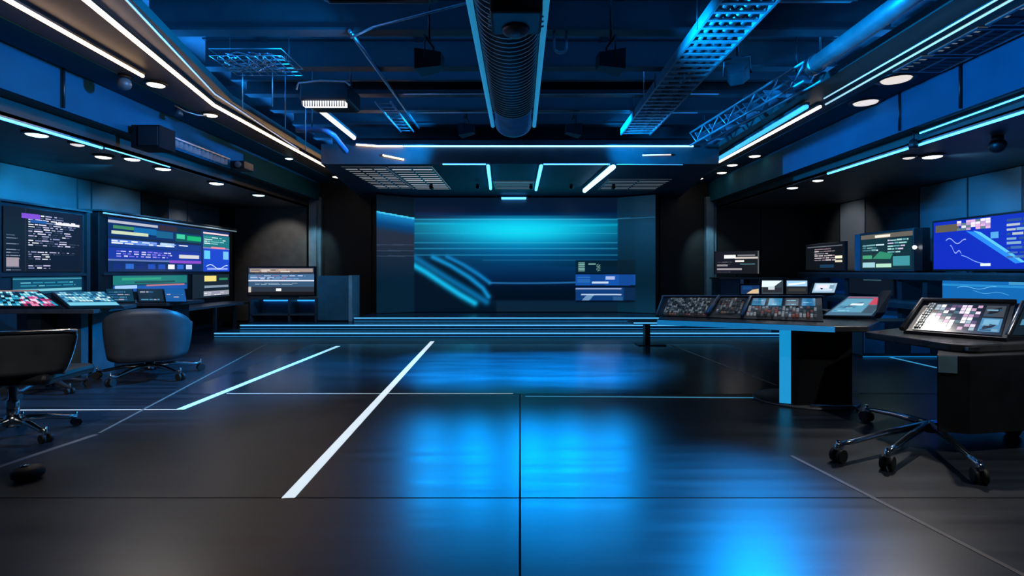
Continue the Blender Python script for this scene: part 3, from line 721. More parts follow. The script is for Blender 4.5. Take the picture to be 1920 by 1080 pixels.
# ------------------------------------------------------------------ floor lines
def fline(label, pts, wd, m, h=.002):
    mb = MB(); q = [Vector(p) for p in pts]
    for a, b in zip(q, q[1:]):
        d = (b - a).normalized(); s = Vector((-d.y, d.x, 0)) * wd / 2
        mb.hexa([a - s, b - s, b + s, a + s][::-1] if False else [a + s, a - s, b - s, b + s], [p + Vector((0, 0, h)) for p in (a + s, a - s, b - s, b + s)])
    return tag(mb.build('floor_line', m), label, 'floor line')
G = lambda x, y: H(x, y, 0.)
fline('thick white line in the floor left of the middle, running to the stage', [G(540, 934), G(811, 640)], .068, M_stripw)
fline('short bright cyan white line in the floor beside the office chairs', [G(337, 768), G(634, 649)], .07, M_stripc)
fline('thin white line across the floor in front of the office chairs', [G(20, 769), G(335, 768)], .018, mat('floor_light_thin_white', (.6, .6, .6), .4, emit=(.7, .8, .85), strength=.6))
fline('thin pale line across the floor left of the middle', [G(425, 738), G(962, 738)], .016, M_thin)
fline('thin blue line across the floor running to the table foot', [G(985, 743), G(1440, 746)], .018, M_thinb)
fline('tan strip slanting across the left floor under the chairs', [G(-60, 895), G(180, 815)], .045, M_tape)
fline('thin tan line slanting across the back left floor', [G(186, 812), G(500, 645)], .022, M_tape)
fline('tan strip slanting across the front right floor', [G(1484, 855), G(1990, 1115)], .026, M_tape)
fline('thin tan line slanting back on the right to the table foot', [G(1256, 646), G(1455, 722)], .03, M_tape)
fline('thin grey line on the floor between the two right desks', [G(1612, 737), G(1750, 737)], .02, mat('grey_inlay', (.2, .2, .2), .45))

# ------------------------------------------------------------------ chairs
def star(root, R, zc, n, rot, mleg, caster_r=.035, tilt=.06):
    mb = MB(); mb.lathe([(.05, zc - .03), (.06, zc - .01), (.055, zc + .03), (.035, zc + .06)], 0, 0, 18); mb.build('hub', mleg, root)
    for k in range(n):
        a = rot + 2 * math.pi * k / n; d = Vector((math.cos(a), math.sin(a), 0))
        mb = MB(); mb.tube([d * .03 + Vector((0, 0, zc + .015)), d * R * .5 + Vector((0, 0, zc + .005)), d * R * .85 + Vector((0, 0, zc - tilt * .5)), d * R + Vector((0, 0, caster_r * 2 + .018))], [.026, .022, .018, .016], 8); mb.build('leg', mleg, root)
        s = Vector((-d.y, d.x, 0)); c = d * R + Vector((0, 0, caster_r))
        mb = MB(); mb.tube([c + Vector((0, 0, caster_r * .2)), c + Vector((0, 0, caster_r * 2 + .02))], .009, 8)
        ca = mb.build('caster', mleg, root)
        for q in (-1, 1):
            mb = MB(); mb.tube([c + s * q * .012, c + s * q * .034], caster_r, 14); mb.build('wheel', M_rubber, ca)
def shell_rows(fn, nu, nv, th):
    mb = MB(); g = [[fn(i / nu, j / nv) for i in range(nu + 1)] for j in range(nv + 1)]
    def nrm(i, j):
        a = g[j][min(nu, i + 1)] - g[j][max(0, i - 1)]; b = g[min(nv, j + 1)][i] - g[max(0, j - 1)][i]
        return a.cross(b).normalized()
    bk = [[g[j][i] + nrm(i, j) * th for i in range(nu + 1)] for j in range(nv + 1)]
    i0 = 0
    for src in (g, bk):
        for r in src: mb.v += [tuple(p) for p in r]
    N = (nu + 1) * (nv + 1); idx = lambda s, i, j: s * N + j * (nu + 1) + i
    def add(f, sm=True): mb.f.append(f); mb.m.append(0); mb.c.append(None); mb.smooth.append(sm)
    for j in range(nv):
        for i in range(nu):
            add((idx(0, i, j), idx(0, i, j + 1), idx(0, i + 1, j + 1), idx(0, i + 1, j)))
            add((idx(1, i, j), idx(1, i + 1, j), idx(1, i + 1, j + 1), idx(1, i, j + 1)))
    for i in range(nu):
        add((idx(0, i, 0), idx(0, i + 1, 0), idx(1, i + 1, 0), idx(1, i, 0)), False); add((idx(0, i, nv), idx(1, i, nv), idx(1, i + 1, nv), idx(0, i + 1, nv)), False)
    for j in range(nv):
        add((idx(0, 0, j), idx(1, 0, j), idx(1, 0, j + 1), idx(0, 0, j + 1)), False); add((idx(0, nu, j), idx(0, nu, j + 1), idx(1, nu, j + 1), idx(1, nu, j)), False)
    return mb, g

# front left chair: low wide back with a chrome rim
t = thing('office_chair', 'nearest office chair at left, low wide black back with chrome rim', 'chair')
def back(u, v):
    x = (u * 2 - 1); hw = .43 + .09 * v - .03 * (1 - v) ** 2
    return Vector((x * hw, -.27 + .16 * x * x - .05 * v * v, .47 + .31 * v))
mb, g = shell_rows(back, 20, 8, -.035); mb.build('backrest', M_dgrey, t)
mb = MB(); mb.tube([g[j][0] + Vector((-.004, 0, 0)) for j in range(9)] + [g[8][i] + Vector((0, 0, .006)) for i in range(1, 20)] + [g[8 - j][20] + Vector((.004, 0, 0)) for j in range(9)], .011, 8); mb.build('back_rim', M_chrome, t)
mb = MB(); mb.box(-.36, .36, -.2, .32, .40, .48); mb.build('seat', M_black, t, .035)
mb = MB(); mb.tube([(0, -.12, .40), (0, -.28, .46), (0, -.29, .6)], .025, 8); mb.build('back_support', M_chrome, t)
mb = MB(); mb.lathe([(.035, .1), (.04, .2), (.04, .27), (.026, .28), (.024, .41)], 0, 0, 16); mb.build('column', M_chrome, t)
star(t, .36, .11, 5, -.45, M_chrome, .03)
t.location = (-3.66, 3.85, 0); t.rotation_euler.z = .12

# tub chair further back
t = thing('tub_chair', 'wide charcoal tub chair on a chrome star base, in front of the left console', 'chair')
def tub(u, v):
    a = math.pi * (1.18 * u - .09) + math.pi                         # around the back, open towards +y
    rx, ry = .36, .37
    c, s = math.cos(a), math.sin(a)
    x = rx * math.copysign(abs(c) ** .6, c); y = ry * math.copysign(abs(s) ** .6, s)
    top = .60 + .2 * max(0., -s) ** 1.2; bot = .23 + .05 * (1 - max(0., -s))
    k = 1 - .1 * (1 - v) ** 2
    return Vector((x * k, y * k - .04 * v * max(0., -s), bot + (top - bot) * v))
mb, g = shell_rows(tub, 30, 8, .05); mb.build('shell', mat('tub_grey', (.05, .053, .057), .45), t)
mb = MB(); mb.box(-.33, .33, -.28, .34, .36, .47); mb.build('seat_cushion', M_black, t, .04)
mb = MB(); mb.box(-.28, .28, -.26, .28, .25, .36); mb.build('seat_base', M_black, t, .03)
mb = MB(); mb.box(-.14, .14, -.408, -.398, .735, .755); mb.build('back_highlight', M_alu, t)  # bright strip stands in for the highlight on the chair back
mb = MB(); mb.lathe([(.03, .1), (.03, .25)], 0, 0, 14); mb.build('column', M_black, t)
star(t, .52, .12, 5, .35, M_chrome, .04)
t.location = (-4.2, 6.05, 0); t.rotation_euler.z = .5

# stool between them
t = thing('swivel_stool', 'black swivel stool half hidden behind the nearest office chair', 'stool')
mb = MB(); mb.lathe([(.18, .40), (.2, .42), (.2, .46), (.17, .48), (.0001, .485)], 0, 0, 22); mb.build('seat', M_black, t)
mb = MB(); mb.lathe([(.045, .1), (.045, .28), (.03, .3), (.03, .41)], 0, 0, 14); mb.build('column', M_black, t)
star(t, .32, .1, 5, -.3, M_dgrey, .028)
t.location = (-4.7, 5.3, 0)
t = thing('floor_puck', 'small black round knob standing on the near left floor', 'floor knob', (-2.84, 3.08, 0))
mb = MB(); mb.lathe([(.05, 0), (.075, .02), (.078, .045), (.06, .07), (.0001, .08)], -2.84, 3.08, 20); mb.build('body', M_rubber, t)
mb = MB(); mb.lathe([(.02, .077), (.022, .083), (.0001, .086)], -2.85, 3.07, 14); mb.build('cap', M_chrome, t)

# ------------------------------------------------------------------ left racks
R = random.Random(21)
XR = -6.3
def lq(y0, y1, z0, z1, x=XR): return [(x, y0, z0), (x, y1, z0), (x, y1, z1), (x, y0, z1)]
def rq(y0, y1, z0, z1, x=-XR): return [(x, y1, z0), (x, y0, z0), (x, y0, z1), (x, y1, z1)]   # y0 nearer
white = L((210, 205, 230), (170, 165, 200), (235, 235, 245), (130, 135, 175)); dim = L((60, 65, 85), (85, 90, 120), (45, 50, 66))
t = thing('monitor_rack', 'tall monitor rack at the far left showing white and violet text rows', 'monitor rack', (-6.6, 7.1, 0))
mb = MB(); mb.box(-6.88, XR - .02, 6.3, 7.82, 0, 2.05); mb.build('cabinet', M_dgrey, t, .01)
mb = MB(); mb.box(-6.88, XR + .03, 6.3, 7.82, 2.05, 2.075); mb.build('top_cover', M_grey, t)
mb = MB()
for y in (6.42, 7.76): mb.box(XR - .02, XR + .025, y - .03, y + .03, .4, 2.05)
mb.box(XR - .02, XR + .02, 6.45, 7.73, 1.13, 1.17); mb.build('front_frame', M_dgrey, t)
it = rows(R, .28, .05, .95, .93, 24, white[:4] + white[:2] + dim, .55, .02, .16, .12) + rows(R, .03, .02, .2, .6, 13, L((120, 130, 150), (70, 80, 100)), .4, .2, .7, .25)
it += [(.2, .84, .42, .92, lin((120, 70, 200)), 2), (.3, .78, .5, .83, lin((30, 80, 150)), 2), (.62, .78, .95, .82, lin((225, 225, 240)), 2), (.24, .0, .255, 1, lin((30, 34, 48)), 1), (.55, .05, .95, .28, lin((12, 18, 32)), 2), (.03, .08, .17, .22, lin((150, 140, 150)), 2)]
display(t, lq(6.5, 7.68, 1.19, 2.0), lin((17, 20, 32)), it)
it = rows(R, .1, .45, .9, .8, 2, L((90, 170, 190), (40, 120, 150)), .5) + [(.0, .15, 1, .3, lin((110, 180, 195)), 1), (0, .85, 1, .93, lin((60, 130, 150)), 1)]
display(t, lq(6.62, 7.66, .9, 1.12), lin((14, 66, 92)), it)

t = thing('video_rack', 'wide monitor rack at left showing blue and green multiview pictures', 'monitor rack', (-6.6, 9.9, 0))
mb = MB(); mb.box(-6.88, XR - .02, 8.0, 11.72, 0, 2.1); mb.build('cabinet', M_black, t, .01)
mb = MB(); mb.box(-6.88, XR + .06, 7.96, 11.78, 2.1, 2.125); mb.build('top_cover', M_grey, t)
mb = MB(); mb.tube([(XR + .05, 8.0, 2.07), (XR + .05, 11.75, 2.07)], .012, 6); mb.build('light_rail', mat('led_rail_pale', (.5, .6, .7), .4, emit=(.3, .5, .6), strength=.4), t)
wb = L((190, 205, 240), (120, 150, 215), (225, 230, 245)); bl = L((26, 70, 170), (18, 52, 140), (40, 96, 190), (14, 40, 110))
it = [(0, .9, .33, .95, lin((170, 175, 190)), 2), (.34, .86, .48, .97, lin((48, 40, 50)), 1), (.48, .86, .7, .97, lin((18, 40, 56)), 1),
      (.03, .8, .16, .86, lin((60, 130, 90)), 2), (.02, .7, .26, .76, lin((190, 205, 175)), 2), (.16, .74, .32, .86, lin((20, 100, 160)), 1), (.32, .7, .45, .84, lin((24, 90, 130)), 1), (.48, .72, .55, .82, lin((60, 190, 150)), 2), (.57, .7, .7, .8, lin((20, 170, 110)), 2), (.47, .66, .7, .83, lin((14, 80, 84)), 1),
      (.0, .62, .7, .65, lin((20, 36, 60)), 2), (0, .46, .7, .6, lin((22, 56, 130)), 1), (.02, .52, .32, .6, lin((90, 130, 210)), 2), (.35, .52, .46, .6, lin((170, 200, 240)), 3)]
it += rows(R, .02, .52, .7, .6, 2, wb, .8, .04, .12, 0, 3)
it += [(0, .24, .7, .45, lin((24, 52, 150)), 1)] + rows(R, .05, .28, .46, .42, 3, L((150, 140, 235), (110, 100, 215), (200, 195, 250)), .6, .03, .09, 0, 2) + [(.5, .29, .68, .37, lin((200, 200, 205)), 2), (0, .2, .7, .235, lin((90, 110, 170)), 2), (.42, .18, .7, .24, lin((130, 70, 190)), 3)]
it += tiles(R, .02, .03, .7, .17, 9, 1, wb + bl, .3, .1, 2)
it += [(.72, .58, 1, .88, lin((24, 110, 122)), 1), (.72, .9, .99, .94, lin((225, 200, 205)), 2), (.72, .0, 1, .55, lin((24, 66, 190)), 1), (.72, .55, 1, .58, lin((130, 120, 170)), 2), (.8, .56, .95, .6, lin((230, 130, 150)), 3), (.73, .3, .79, .5, lin((90, 190, 240)), 2), (.93, .3, .99, .5, lin((110, 180, 240)), 2)]
it += rows(R, .73, .66, .98, .86, 4, L((120, 190, 190), (200, 225, 225), (60, 150, 140)), .55, .1, .4, .1, 2) + wave(.75, .12, .98, .1, .05, .02, lin((190, 215, 255)), lay=3) + [(.76, .04, .98, .09, lin((130, 150, 240)), 2)]
display(t, lq(8.15, 11.55, 1.19, 2.03), lin((12, 42, 92)), it)
it = [(.0, .45, .99, .96, lin((22, 112, 108)), 1), (.25, .5, .8, .62, lin((16, 70, 72)), 2), (.1, .7, .6, .85, lin((40, 150, 120)), 2), (.02, .2, .28, .4, lin((150, 190, 240)), 2), (.0, .02, .99, .35, lin((22, 80, 160)), 1), (.4, .3, .95, .4, lin((170, 110, 120)), 2)]
display(t, lq(8.25, 10.1, .86, 1.13), lin((12, 60, 90)), it)
it = [(.3, .7, .62, .94, lin((220, 205, 120)), 2), (.7, .74, .95, .84, lin((40, 120, 90)), 2), (.3, .42, .97, .52, lin((120, 140, 160)), 2), (.28, .08, .99, .28, lin((140, 145, 155)), 2)] + rows(R, .3, .1, .97, .26, 2, white, .5, .05, .2, 0, 3)
display(t, lq(10.25, 11.55, .66, 1.13), lin((20, 34, 46)), it)
mb = MB(); mb.box(XR - .02, XR + .02, 8.05, 11.65, 1.135, 1.175); mb.build('middle_rail', M_dgrey, t)
# counter below it
t = thing('rack_counter', 'low dark counter with steel legs below the blue and green rack', 'counter', (-5.95, 10, 0))
mb = MB(); mb.box(XR - .005, -5.62, 8.75, 11.3, .52, .56); mb.build('counter_top', M_grey, t)
for y in (8.85, 9.9, 10.6, 11.2):
    mb = MB(); mb.box(-5.69, -5.64, y - .025, y + .025, 0, .52); mb.build('leg', M_alu if y > 9 else M_grey, t)
mb = MB(); mb.box(XR, XR + .03, 8.8, 11.2, .05, .5); mb.build('back_panel', M_black, t)

# TV on cabinet
ZT = .169
t = thing('media_cabinet', 'low open cabinet with blue glowing bays below the left television', 'cabinet', (-4.85, 11.1, ZT))
xa, xb, ya, yb = -5.25, -4.12, 10.75, 11.2
mb = MB(); mb.box(xa - .2, xb + .02, ya, yb, .62, .66); mb.build('top', M_grey, t)
mb = MB(); mb.box(xa - .2, xb + .02, ya, yb, .30, .33); mb.build('shelf', M_grey, t)
mb = MB(); mb.box(xa - .2, xb, yb - .03, yb, ZT, .62); mb.build('back_panel', mat('bay_blue', (.05, .16, .30), .4), t)
for x in (xa - .18, -4.66, xb):
    mb = MB(); mb.box(x - .018, x + .018, ya, yb - .03, ZT, .62); mb.build('upright', M_grey, t)
mb = MB(); mb.box(xa - .1, xb - .05, yb - .08, yb - .05, .57, .60); mb.build('bay_light', mat('led_bay', (.1, .3, .5), .4, emit=(.02, .25, .6), strength=2.0), t)
t = thing('television', 'wide television on the low cabinet at back left, blurred news picture', 'television', (-4.85, 10.95, .66))
tc = [P(466, 553, 10.95), P(589, 553, 10.95), P(589, 502, 10.95), P(466, 502, 10.95)]
mb = MB(); mb.slab(grow(tc, .03), .05); mb.build('bezel', M_black, t)
mb = MB(); mb.box(-5.1, -4.6, 10.85, 11.1, .66, .675); mb.box(-4.9, -4.8, 10.97, 11.02, .675, .8); mb.build('stand', M_black, t)
it = [(.02, .84, .98, .97, lin((150, 135, 130)), 1), (.1, .78, .7, .84, lin((60, 60, 66)), 2), (.0, .56, 1, .76, lin((64, 100, 140)), 1), (0, .5, 1, .55, lin((200, 205, 225)), 2), (0, .3, 1, .48, lin((50, 80, 110)), 1), (0, .12, 1, .3, lin((40, 48, 60)), 1), (0, .0, 1, .12, lin((20, 18, 22)), 1), (.42, .14, .5, .24, lin((235, 235, 235)), 3), (.0, .1, .04, .3, lin((190, 180, 170)), 2)]
it += rows(R, .04, .84, .96, .95, 2, L((225, 215, 205), (190, 160, 140), (90, 85, 85)), .8, .05, .2, 0, 2) + rows(R, .03, .58, .97, .74, 3, L((190, 205, 235), (150, 120, 150), (110, 150, 190)), .6, .04, .15, .1, 3) + rows(R, .1, .38, .97, .47, 2, L((150, 170, 190), (100, 130, 160)), .5, .05, .3, .1, 2)
display(t, tc, lin((40, 50, 66)), it)
t = thing('equipment_box', 'tall plain teal box with a pale right edge left of the wall screen', 'cabinet', (-3.8, 10.95, ZT))
mb = MB(); mb.box(-4.1, -3.47, 10.82, 11.3, ZT + .03, 1.1); mb.build('body', M_teal, t)
mb = MB(); mb.box(-3.47, -3.4, 10.8, 11.3, ZT, 1.11); mb.build('side_panel', mat('pale_lit_edge', (.4, .65, .75), .35), t)  # pale base colour stands in for light on this edge
mb = MB(); mb.box(-4.08, -3.48, 10.85, 11.28, ZT, ZT + .03); mb.build('plinth', M_black, t)

# ------------------------------------------------------------------ consoles
def keys(parent, c, nx, ny, cols, rng, name='key_bank', hgt=.008, gap=.3, u0=0., u1=1., v0=0., v1=1., skip=.05, material=None):
    S = patch(c); mb = MB(); du = (u1 - u0) / nx; dv = (v1 - v0) / ny
    for i in range(nx):
        for j in range(ny):
            if rng.random() < skip: continue
            a, b = u0 + (i + gap / 2) * du, u0 + (i + 1 - gap / 2) * du; p, q = v0 + (j + gap / 2) * dv, v0 + (j + 1 - gap / 2) * dv
            col = rng.choice(cols); h = hgt * rng.uniform(.7, 1.3)
            mb.hexa([S(a, p, .001), S(b, p, .001), S(b, q, .001), S(a, q, .001)], [S(a, p, h), S(b, p, h), S(b, q, h), S(a, q, h)], 0, col)
    return mb.build(name, material or M_keys, parent)
def console(parent, c, front_z, mats=None):               # wedge below a sloping panel down to the worktop
    c = [Vector(p) for p in c]; b = [Vector((p.x, p.y, front_z)) for p in c]
    mb = MB(); mb.hexa(b, c); return mb.build('console_body', M_black, parent)

# left desk
ZD = .78
t = thing('console_desk', 'long control desk at the left edge with tilted colourful screens', 'desk', (-5.4, 6.3, 0))
mb = MB(); mb.prism([(-6.2, 5.78), (-4.62, 5.78), (-4.72, 6.28), (-4.85, 6.75), (-6.2, 6.25)], ZD - .045, ZD); mb.build('desk_top', M_desk, t, .006)
mb = MB(); mb.box(-5.85, -5.02, 6.2, 6.26, .0, ZD - .045); mb.prism([(-5.4, 6.1), (-5.02, 6.1), (-5.02, 6.6), (-5.4, 6.4)], 0, ZD - .045); mb.build('pedestal', M_teal if False else mat('pedestal_slate', (.05, .075, .09), .4), t)
mb = MB(); mb.box(-5.45, -5.3, 5.9, 6.2, .25, ZD - .045); mb.build('knee_panel', M_black, t)
cy = L((40, 150, 190), (90, 200, 225), (20, 80, 120), (160, 220, 235), (12, 40, 62)); mg = L((190, 60, 130), (230, 130, 170), (150, 30, 80))
pl = [Vector((-6.1, 5.86, ZD + .015)), P(118, 580, 5.84), P(72, 546, 6.15), Vector((-6.35, 6.18, .97))]
pl[0].z = pl[1].z = ZD + .015; pl[2].z = pl[3].z = .965
console(t, grow(pl, .02), ZD)
S = patch(pl)
it = tiles(R, .02, .05, .98, .9, 22, 7, cy, .12, .06) + tiles(R, .62, .02, .98, .6, 9, 4, mg + L((240, 200, 220)), .1, .25, 2) + [(.02, .9, .98, .97, lin((150, 110, 110)), 1)]
display(t, pl, lin((10, 22, 34)), it, off=.018)
pr_ = [P(132, 579, 5.86), P(228, 577, 5.95), P(196, 550, 6.22), P(100, 549, 6.18)]
pr_[0].z = pr_[1].z = ZD + .015; pr_[2].z = pr_[3].z = .945
console(t, grow(pr_, .02), ZD)
it = tiles(R, .02, .3, .98, .95, 14, 6, L((70, 150, 185), (130, 200, 220), (30, 90, 130), (190, 225, 235)), .15, .1) + [(.02, .05, .98, .25, lin((110, 190, 215)), 1)]
display(t, pr_, lin((22, 70, 100)), it, off=.018)
# second left desk behind the tub chair
t = thing('control_desk', 'dark control desk with small blue screens behind the tub chair', 'desk', (-5.5, 7.9, 0))
mb = MB(); mb.box(-6.22, -5.0, 7.55, 8.45, .70, .745); mb.build('desk_top', M_desk, t, .005)
mb = MB(); mb.box(-5.95, -5.15, 7.9, 8.3, 0, .70); mb.build('pedestal', M_black, t)
for (u0, u1, bgc) in ((203, 252, (16, 52, 72)), (262, 308, (20, 40, 56)), (312, 350, (22, 84, 150))):
    c4 = [P(u0, 572, 7.62), P(u1, 572, 7.62), P(u1 - 4, 545, 7.86), P(u0 - 4, 545, 7.86)]
    c4[0].z = c4[1].z = .76; c4[2].z = c4[3].z = .93
    console(t, grow(c4, .012), .745)
    display(t, c4, lin(bgc), rows(R, .08, .1, .92, .9, 4, L((70, 130, 160), (40, 90, 140), (150, 150, 170)), .5, .1, .4, .3), off=.006)

# right desk A (mixing desk in the middle)
ZA = .74
t = thing('mixing_desk', 'long mixing desk right of the middle with blue lit edge and single black pedestal', 'desk', (2.6, 5.2, 0))
mb = MB(); mb.prism([(1.3, 5.05), (2.62, 4.44), (2.9, 4.44), (3.36, 4.98), (3.95, 6.45), (1.75, 6.45)], ZA - .05, ZA); mb.build('desk_top', M_desk, t, .008)
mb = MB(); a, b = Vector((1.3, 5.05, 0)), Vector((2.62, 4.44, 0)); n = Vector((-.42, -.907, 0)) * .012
mb.hexa([a + n + Vector((0, 0, ZA - .05)), b + n + Vector((0, 0, ZA - .05)), b + Vector((0, 0, ZA - .05)), a + Vector((0, 0, ZA - .05))], [a + n + Vector((0, 0, ZA - .004)), b + n + Vector((0, 0, ZA - .004)), b + Vector((0, 0, ZA - .004)), a + Vector((0, 0, ZA - .004))]); mb.build('edge_glow', M_edge, t)  # glow stands in for blue light along the desk edge
mb = MB(); mb.prism([(2.31, 4.74), (2.44, 4.68), (2.93, 4.70), (3.05, 5.35), (2.66, 5.4)], .02, ZA - .05); mb.build('pedestal', M_black, t, .006)
mb = MB(); mb.hexa([(2.302, 4.733, .03), (2.385, 4.695, .03), (2.39, 4.706, .03), (2.307, 4.744, .03)], [(2.302, 4.733, ZA - .06), (2.385, 4.695, ZA - .06), (2.39, 4.706, ZA - .06), (2.307, 4.744, ZA - .06)]); mb.build('corner_glow', M_edgeb, t)  # glow stands in for blue light on the pedestal corner
mb = MB(); mb.lathe([(.0001, 0), (1, 0), (1, .012), (.97, .02), (.0001, .02)], 0, 0, 32)
mb.v = [(2.66 + v[0] * .46, 4.98 + v[1] * .40, v[2]) for v in mb.v]; mb.build('foot_plate', M_grey, t)
mb = MB(); mb.tube([(2.52, 4.63, .03), (2.86, 4.62, .03), (2.9, 4.6, .028), (2.9, 4.58, .0)], .012, 8); mb.build('foot_rail', M_chrome, t)
pa = [Vector((1.42, 5.42, ZA + .01)), Vector((2.72, 4.82, ZA + .01)), Vector((3.40, 6.05, .90)), Vector((1.66, 6.05, .90))]
console(t, grow(pa, .015, .015, .03, .02), ZA)
mb = MB(); q = [(1.62, 6.07), (3.45, 6.07), (3.7, 6.42), (1.7, 6.42)]; mb.prism(q, ZA, .905); mb.build('rear_shelf', M_black, t)
S = patch(pa)
sub = lambda S, u0, u1, v0, v1: [S(u0, v0, .004), S(u1, v0, .004), S(u1, v1, .004), S(u0, v1, .004)]
gk = L((70, 84, 92), (110, 125, 130), (40, 52, 60), (150, 160, 165), (25, 34, 40)); rk = L((110, 62, 54), (130, 92, 76), (62, 46, 44), (60, 70, 76), (110, 110, 110))
keys(t, sub(S, .02, .3, .12, .93), 22, 9, gk, R, 'fader_bank')
keys(t, sub(S, .02, .32, .02, .09), 16, 1, rk, R, 'key_bank')
keys(t, sub(S, .36, .52, .15, .93), 9, 8, rk + gk, R, 'key_bank')
keys(t, sub(S, .56, .98, .08, .45), 20, 5, L((170, 180, 185), (90, 100, 105), (50, 60, 66), (150, 90, 80)), R, 'knob_bank', .02)
mb = MB()
mb.tube([S(.315, .05, .02), S(.345, .98, .02)], .016, 8); mb.tube([S(.535, .02, .02), S(.55, .98, .02)], .012, 8)
mb.build('divider', M_rail, t)
for k in range(4):
    display(t, sub(S, .57 + k * .105, .655 + k * .105, .55, .92), lin([(24, 92, 130), (30, 110, 150), (44, 40, 44), (30, 96, 140)][k]), rows(R, .1, .1, .9, .9, 3, L((110, 180, 200), (60, 130, 160)), .4, .2, .6, .3))
mb = MB(); e = grow(pa, .02, .02, .035, .025); mb.tube([Vector(e[0]) + Vector((0, 0, .01)), Vector(e[3]) + Vector((0, 0, .01)), Vector(e[2]) + Vector((0, 0, .01))], .011, 8); mb.build('console_rim', M_rail, t)

# touch screen at the right end of desk A
desk_a = t
tq = [P(1546, 591, 5.2), P(1634, 592, 5.02), P(1664, 557, 5.5), P(1592, 556, 5.65)]
mb = MB(); mb.slab(grow(tq, .02), .03); ts = mb.build('touch_screen', M_grey, t, label='tilted touch screen with a red corner')
it = [(.7, .55, .98, .95, lin((190, 70, 90)), 1), (.05, .15, .72, .85, lin((90, 150, 175)), 1), (.3, .5, .6, .6, lin((210, 225, 235)), 2), (.02, .9, .7, .98, lin((130, 90, 110)), 2), (.75, .1, .97, .5, lin((60, 80, 95)), 1)] + rows(R, .08, .2, .68, .5, 4, L((140, 190, 205), (60, 110, 140), (40, 80, 110)), .5, .1, .3, .2, 2)
display(ts, tq, lin((70, 100, 120)), it)
mb = MB(); mb.hexa([(3.36, 5.06, ZA + .002), (3.46, 5.12, ZA + .002), (3.78, 5.62, .80), (3.66, 5.62, .80)], [(3.37, 5.06, .80), (3.50, 5.1, .80), (3.92, 5.6, 1.0), (3.80, 5.6, 1.0)]); mb.build('screen_arm', M_black, t, .01)
mb = MB(); mb.prism([(3.1, 5.35), (3.45, 5.3), (3.6, 5.7), (3.2, 5.75)], ZA, .79); mb.build('screen_base', M_black, t)

def monitor(name, label, c, bg, items, thick=.035, bz=.018, bez=None, group=None, stand=None, cat='monitor', extra=None, side=None):
    S = patch(c); ctr = S(.5, 0); t = thing(name, label, cat, tuple(ctr), group)
    mb = MB(); mb.slab(grow(c, bz), thick); mb.build('bezel', bez or M_black, t, .004)
    display(t, c, bg, items)
    if stand is not None:
        m = S(.5, .02) - S.n * (thick + .01); mb = MB()
        mb.tube([m + Vector((0, 0, .08)), (m.x, m.y, stand + .006)], .016, 8); mb.lathe([(.085, stand), (.085, stand + .008), (.02, stand + .014)], m.x, m.y, 18); mb.build('stand', M_black, t)
    if extra: extra(t, S)
    return t
# monitors on the rear shelf of desk A
GM = 'small monitors on the mixing desk'
zs = .908
def mq(x0, x1, yb_, yt, d, lean=.0): return [P(x0, yb_, d), P(x1, yb_, d), P(x1, yt, d + lean), P(x0, yt, d + lean)]
monitor('desk_monitor', 'small monitor with a dark blue and tan picture, left end of the mixing desk', mq(1389, 1424, 551, 535, 6.2), lin((16, 44, 84)), [([(.3, .05), (.95, .05), (.95, .6), (.62, .5)], 0, 0, 0, lin((205, 175, 135)), 2), (.1, .5, .6, .9, lin((20, 60, 110)), 1)], group=GM, stand=zs)
monitor('desk_monitor', 'small monitor with a half white screen, second on the mixing desk', mq(1428, 1468, 551, 525, 6.22), lin((50, 62, 72)), [([(.0, .5), (.55, .5), (.95, .95), (.02, .95)], 0, 0, 0, lin((215, 235, 245)), 2), (.05, .1, .95, .45, lin((40, 42, 48)), 1), (.3, .3, .6, .55, lin((190, 200, 205)), 3)], group=GM, stand=zs)
monitor('desk_monitor', 'small monitor with a pale blue upper half, third on the mixing desk', mq(1474, 1514, 551, 525, 6.22), lin((34, 38, 44)), [(.02, .55, .98, .95, lin((150, 195, 235)), 1), ([(.1, .6), (.9, .75), (.9, .85), (.1, .75)], 0, 0, 0, lin((225, 238, 248)), 2), (.1, .2, .9, .4, lin((56, 54, 52)), 1)], group=GM, stand=zs)
monitor('desk_tablet', 'leaning bright tablet next to the three small monitors', [P(1522, 549, 6.22), P(1564, 549, 6.22), P(1570, 531, 6.3), P(1528, 531, 6.3)], lin((150, 180, 200)), [(.08, .2, .85, .9, lin((200, 215, 230)), 1), (.2, .5, .6, .75, lin((225, 215, 230)), 2), (.7, .4, .9, .8, lin((120, 150, 170)), 2)] + rows(R, .15, .25, .8, .45, 3, L((150, 170, 190),), .4), group=GM, cat='tablet', stand=zs)

# right desk B
ZB = .70
t = thing('control_desk', 'nearest right desk carried by a black block on a chrome five star base', 'desk', (3.3, 4.2, 0))
poly = [(2.84, 4.39), (2.96, 3.68), (3.05, 3.6), (4.7, 3.95), (4.9, 5.2), (3.78, 4.97)]
mb = MB(); mb.prism(poly, ZB - .055, ZB); mb.build('desk_top', M_desk, t, .01)
mb = MB(); mb.box(3.02, 3.1, 3.592, 3.62, ZB - .04, ZB - .015); mb.build('edge_cap', M_alu, t)
ped = [(2.76, 3.53), (2.93, 3.47), (3.8, 3.62), (3.8, 4.3), (3.37, 4.28)]
mb = MB(); mb.prism(ped, .135, ZB - .055); mb.build('pedestal', M_black, t, .006)
mb = MB(); mb.hexa([(2.762, 3.521, .53), (2.86, 3.487, .53), (2.862, 3.494, .53), (2.764, 3.528, .53)], [(2.762, 3.521, ZB - .06), (2.86, 3.487, ZB - .06), (2.862, 3.494, ZB - .06), (2.764, 3.528, ZB - .06)]); mb.build('corner_panel', mat('pale_blue_metal', (.20, .36, .44), .35, .3), t)
cx0, cy0 = 2.78, 3.68
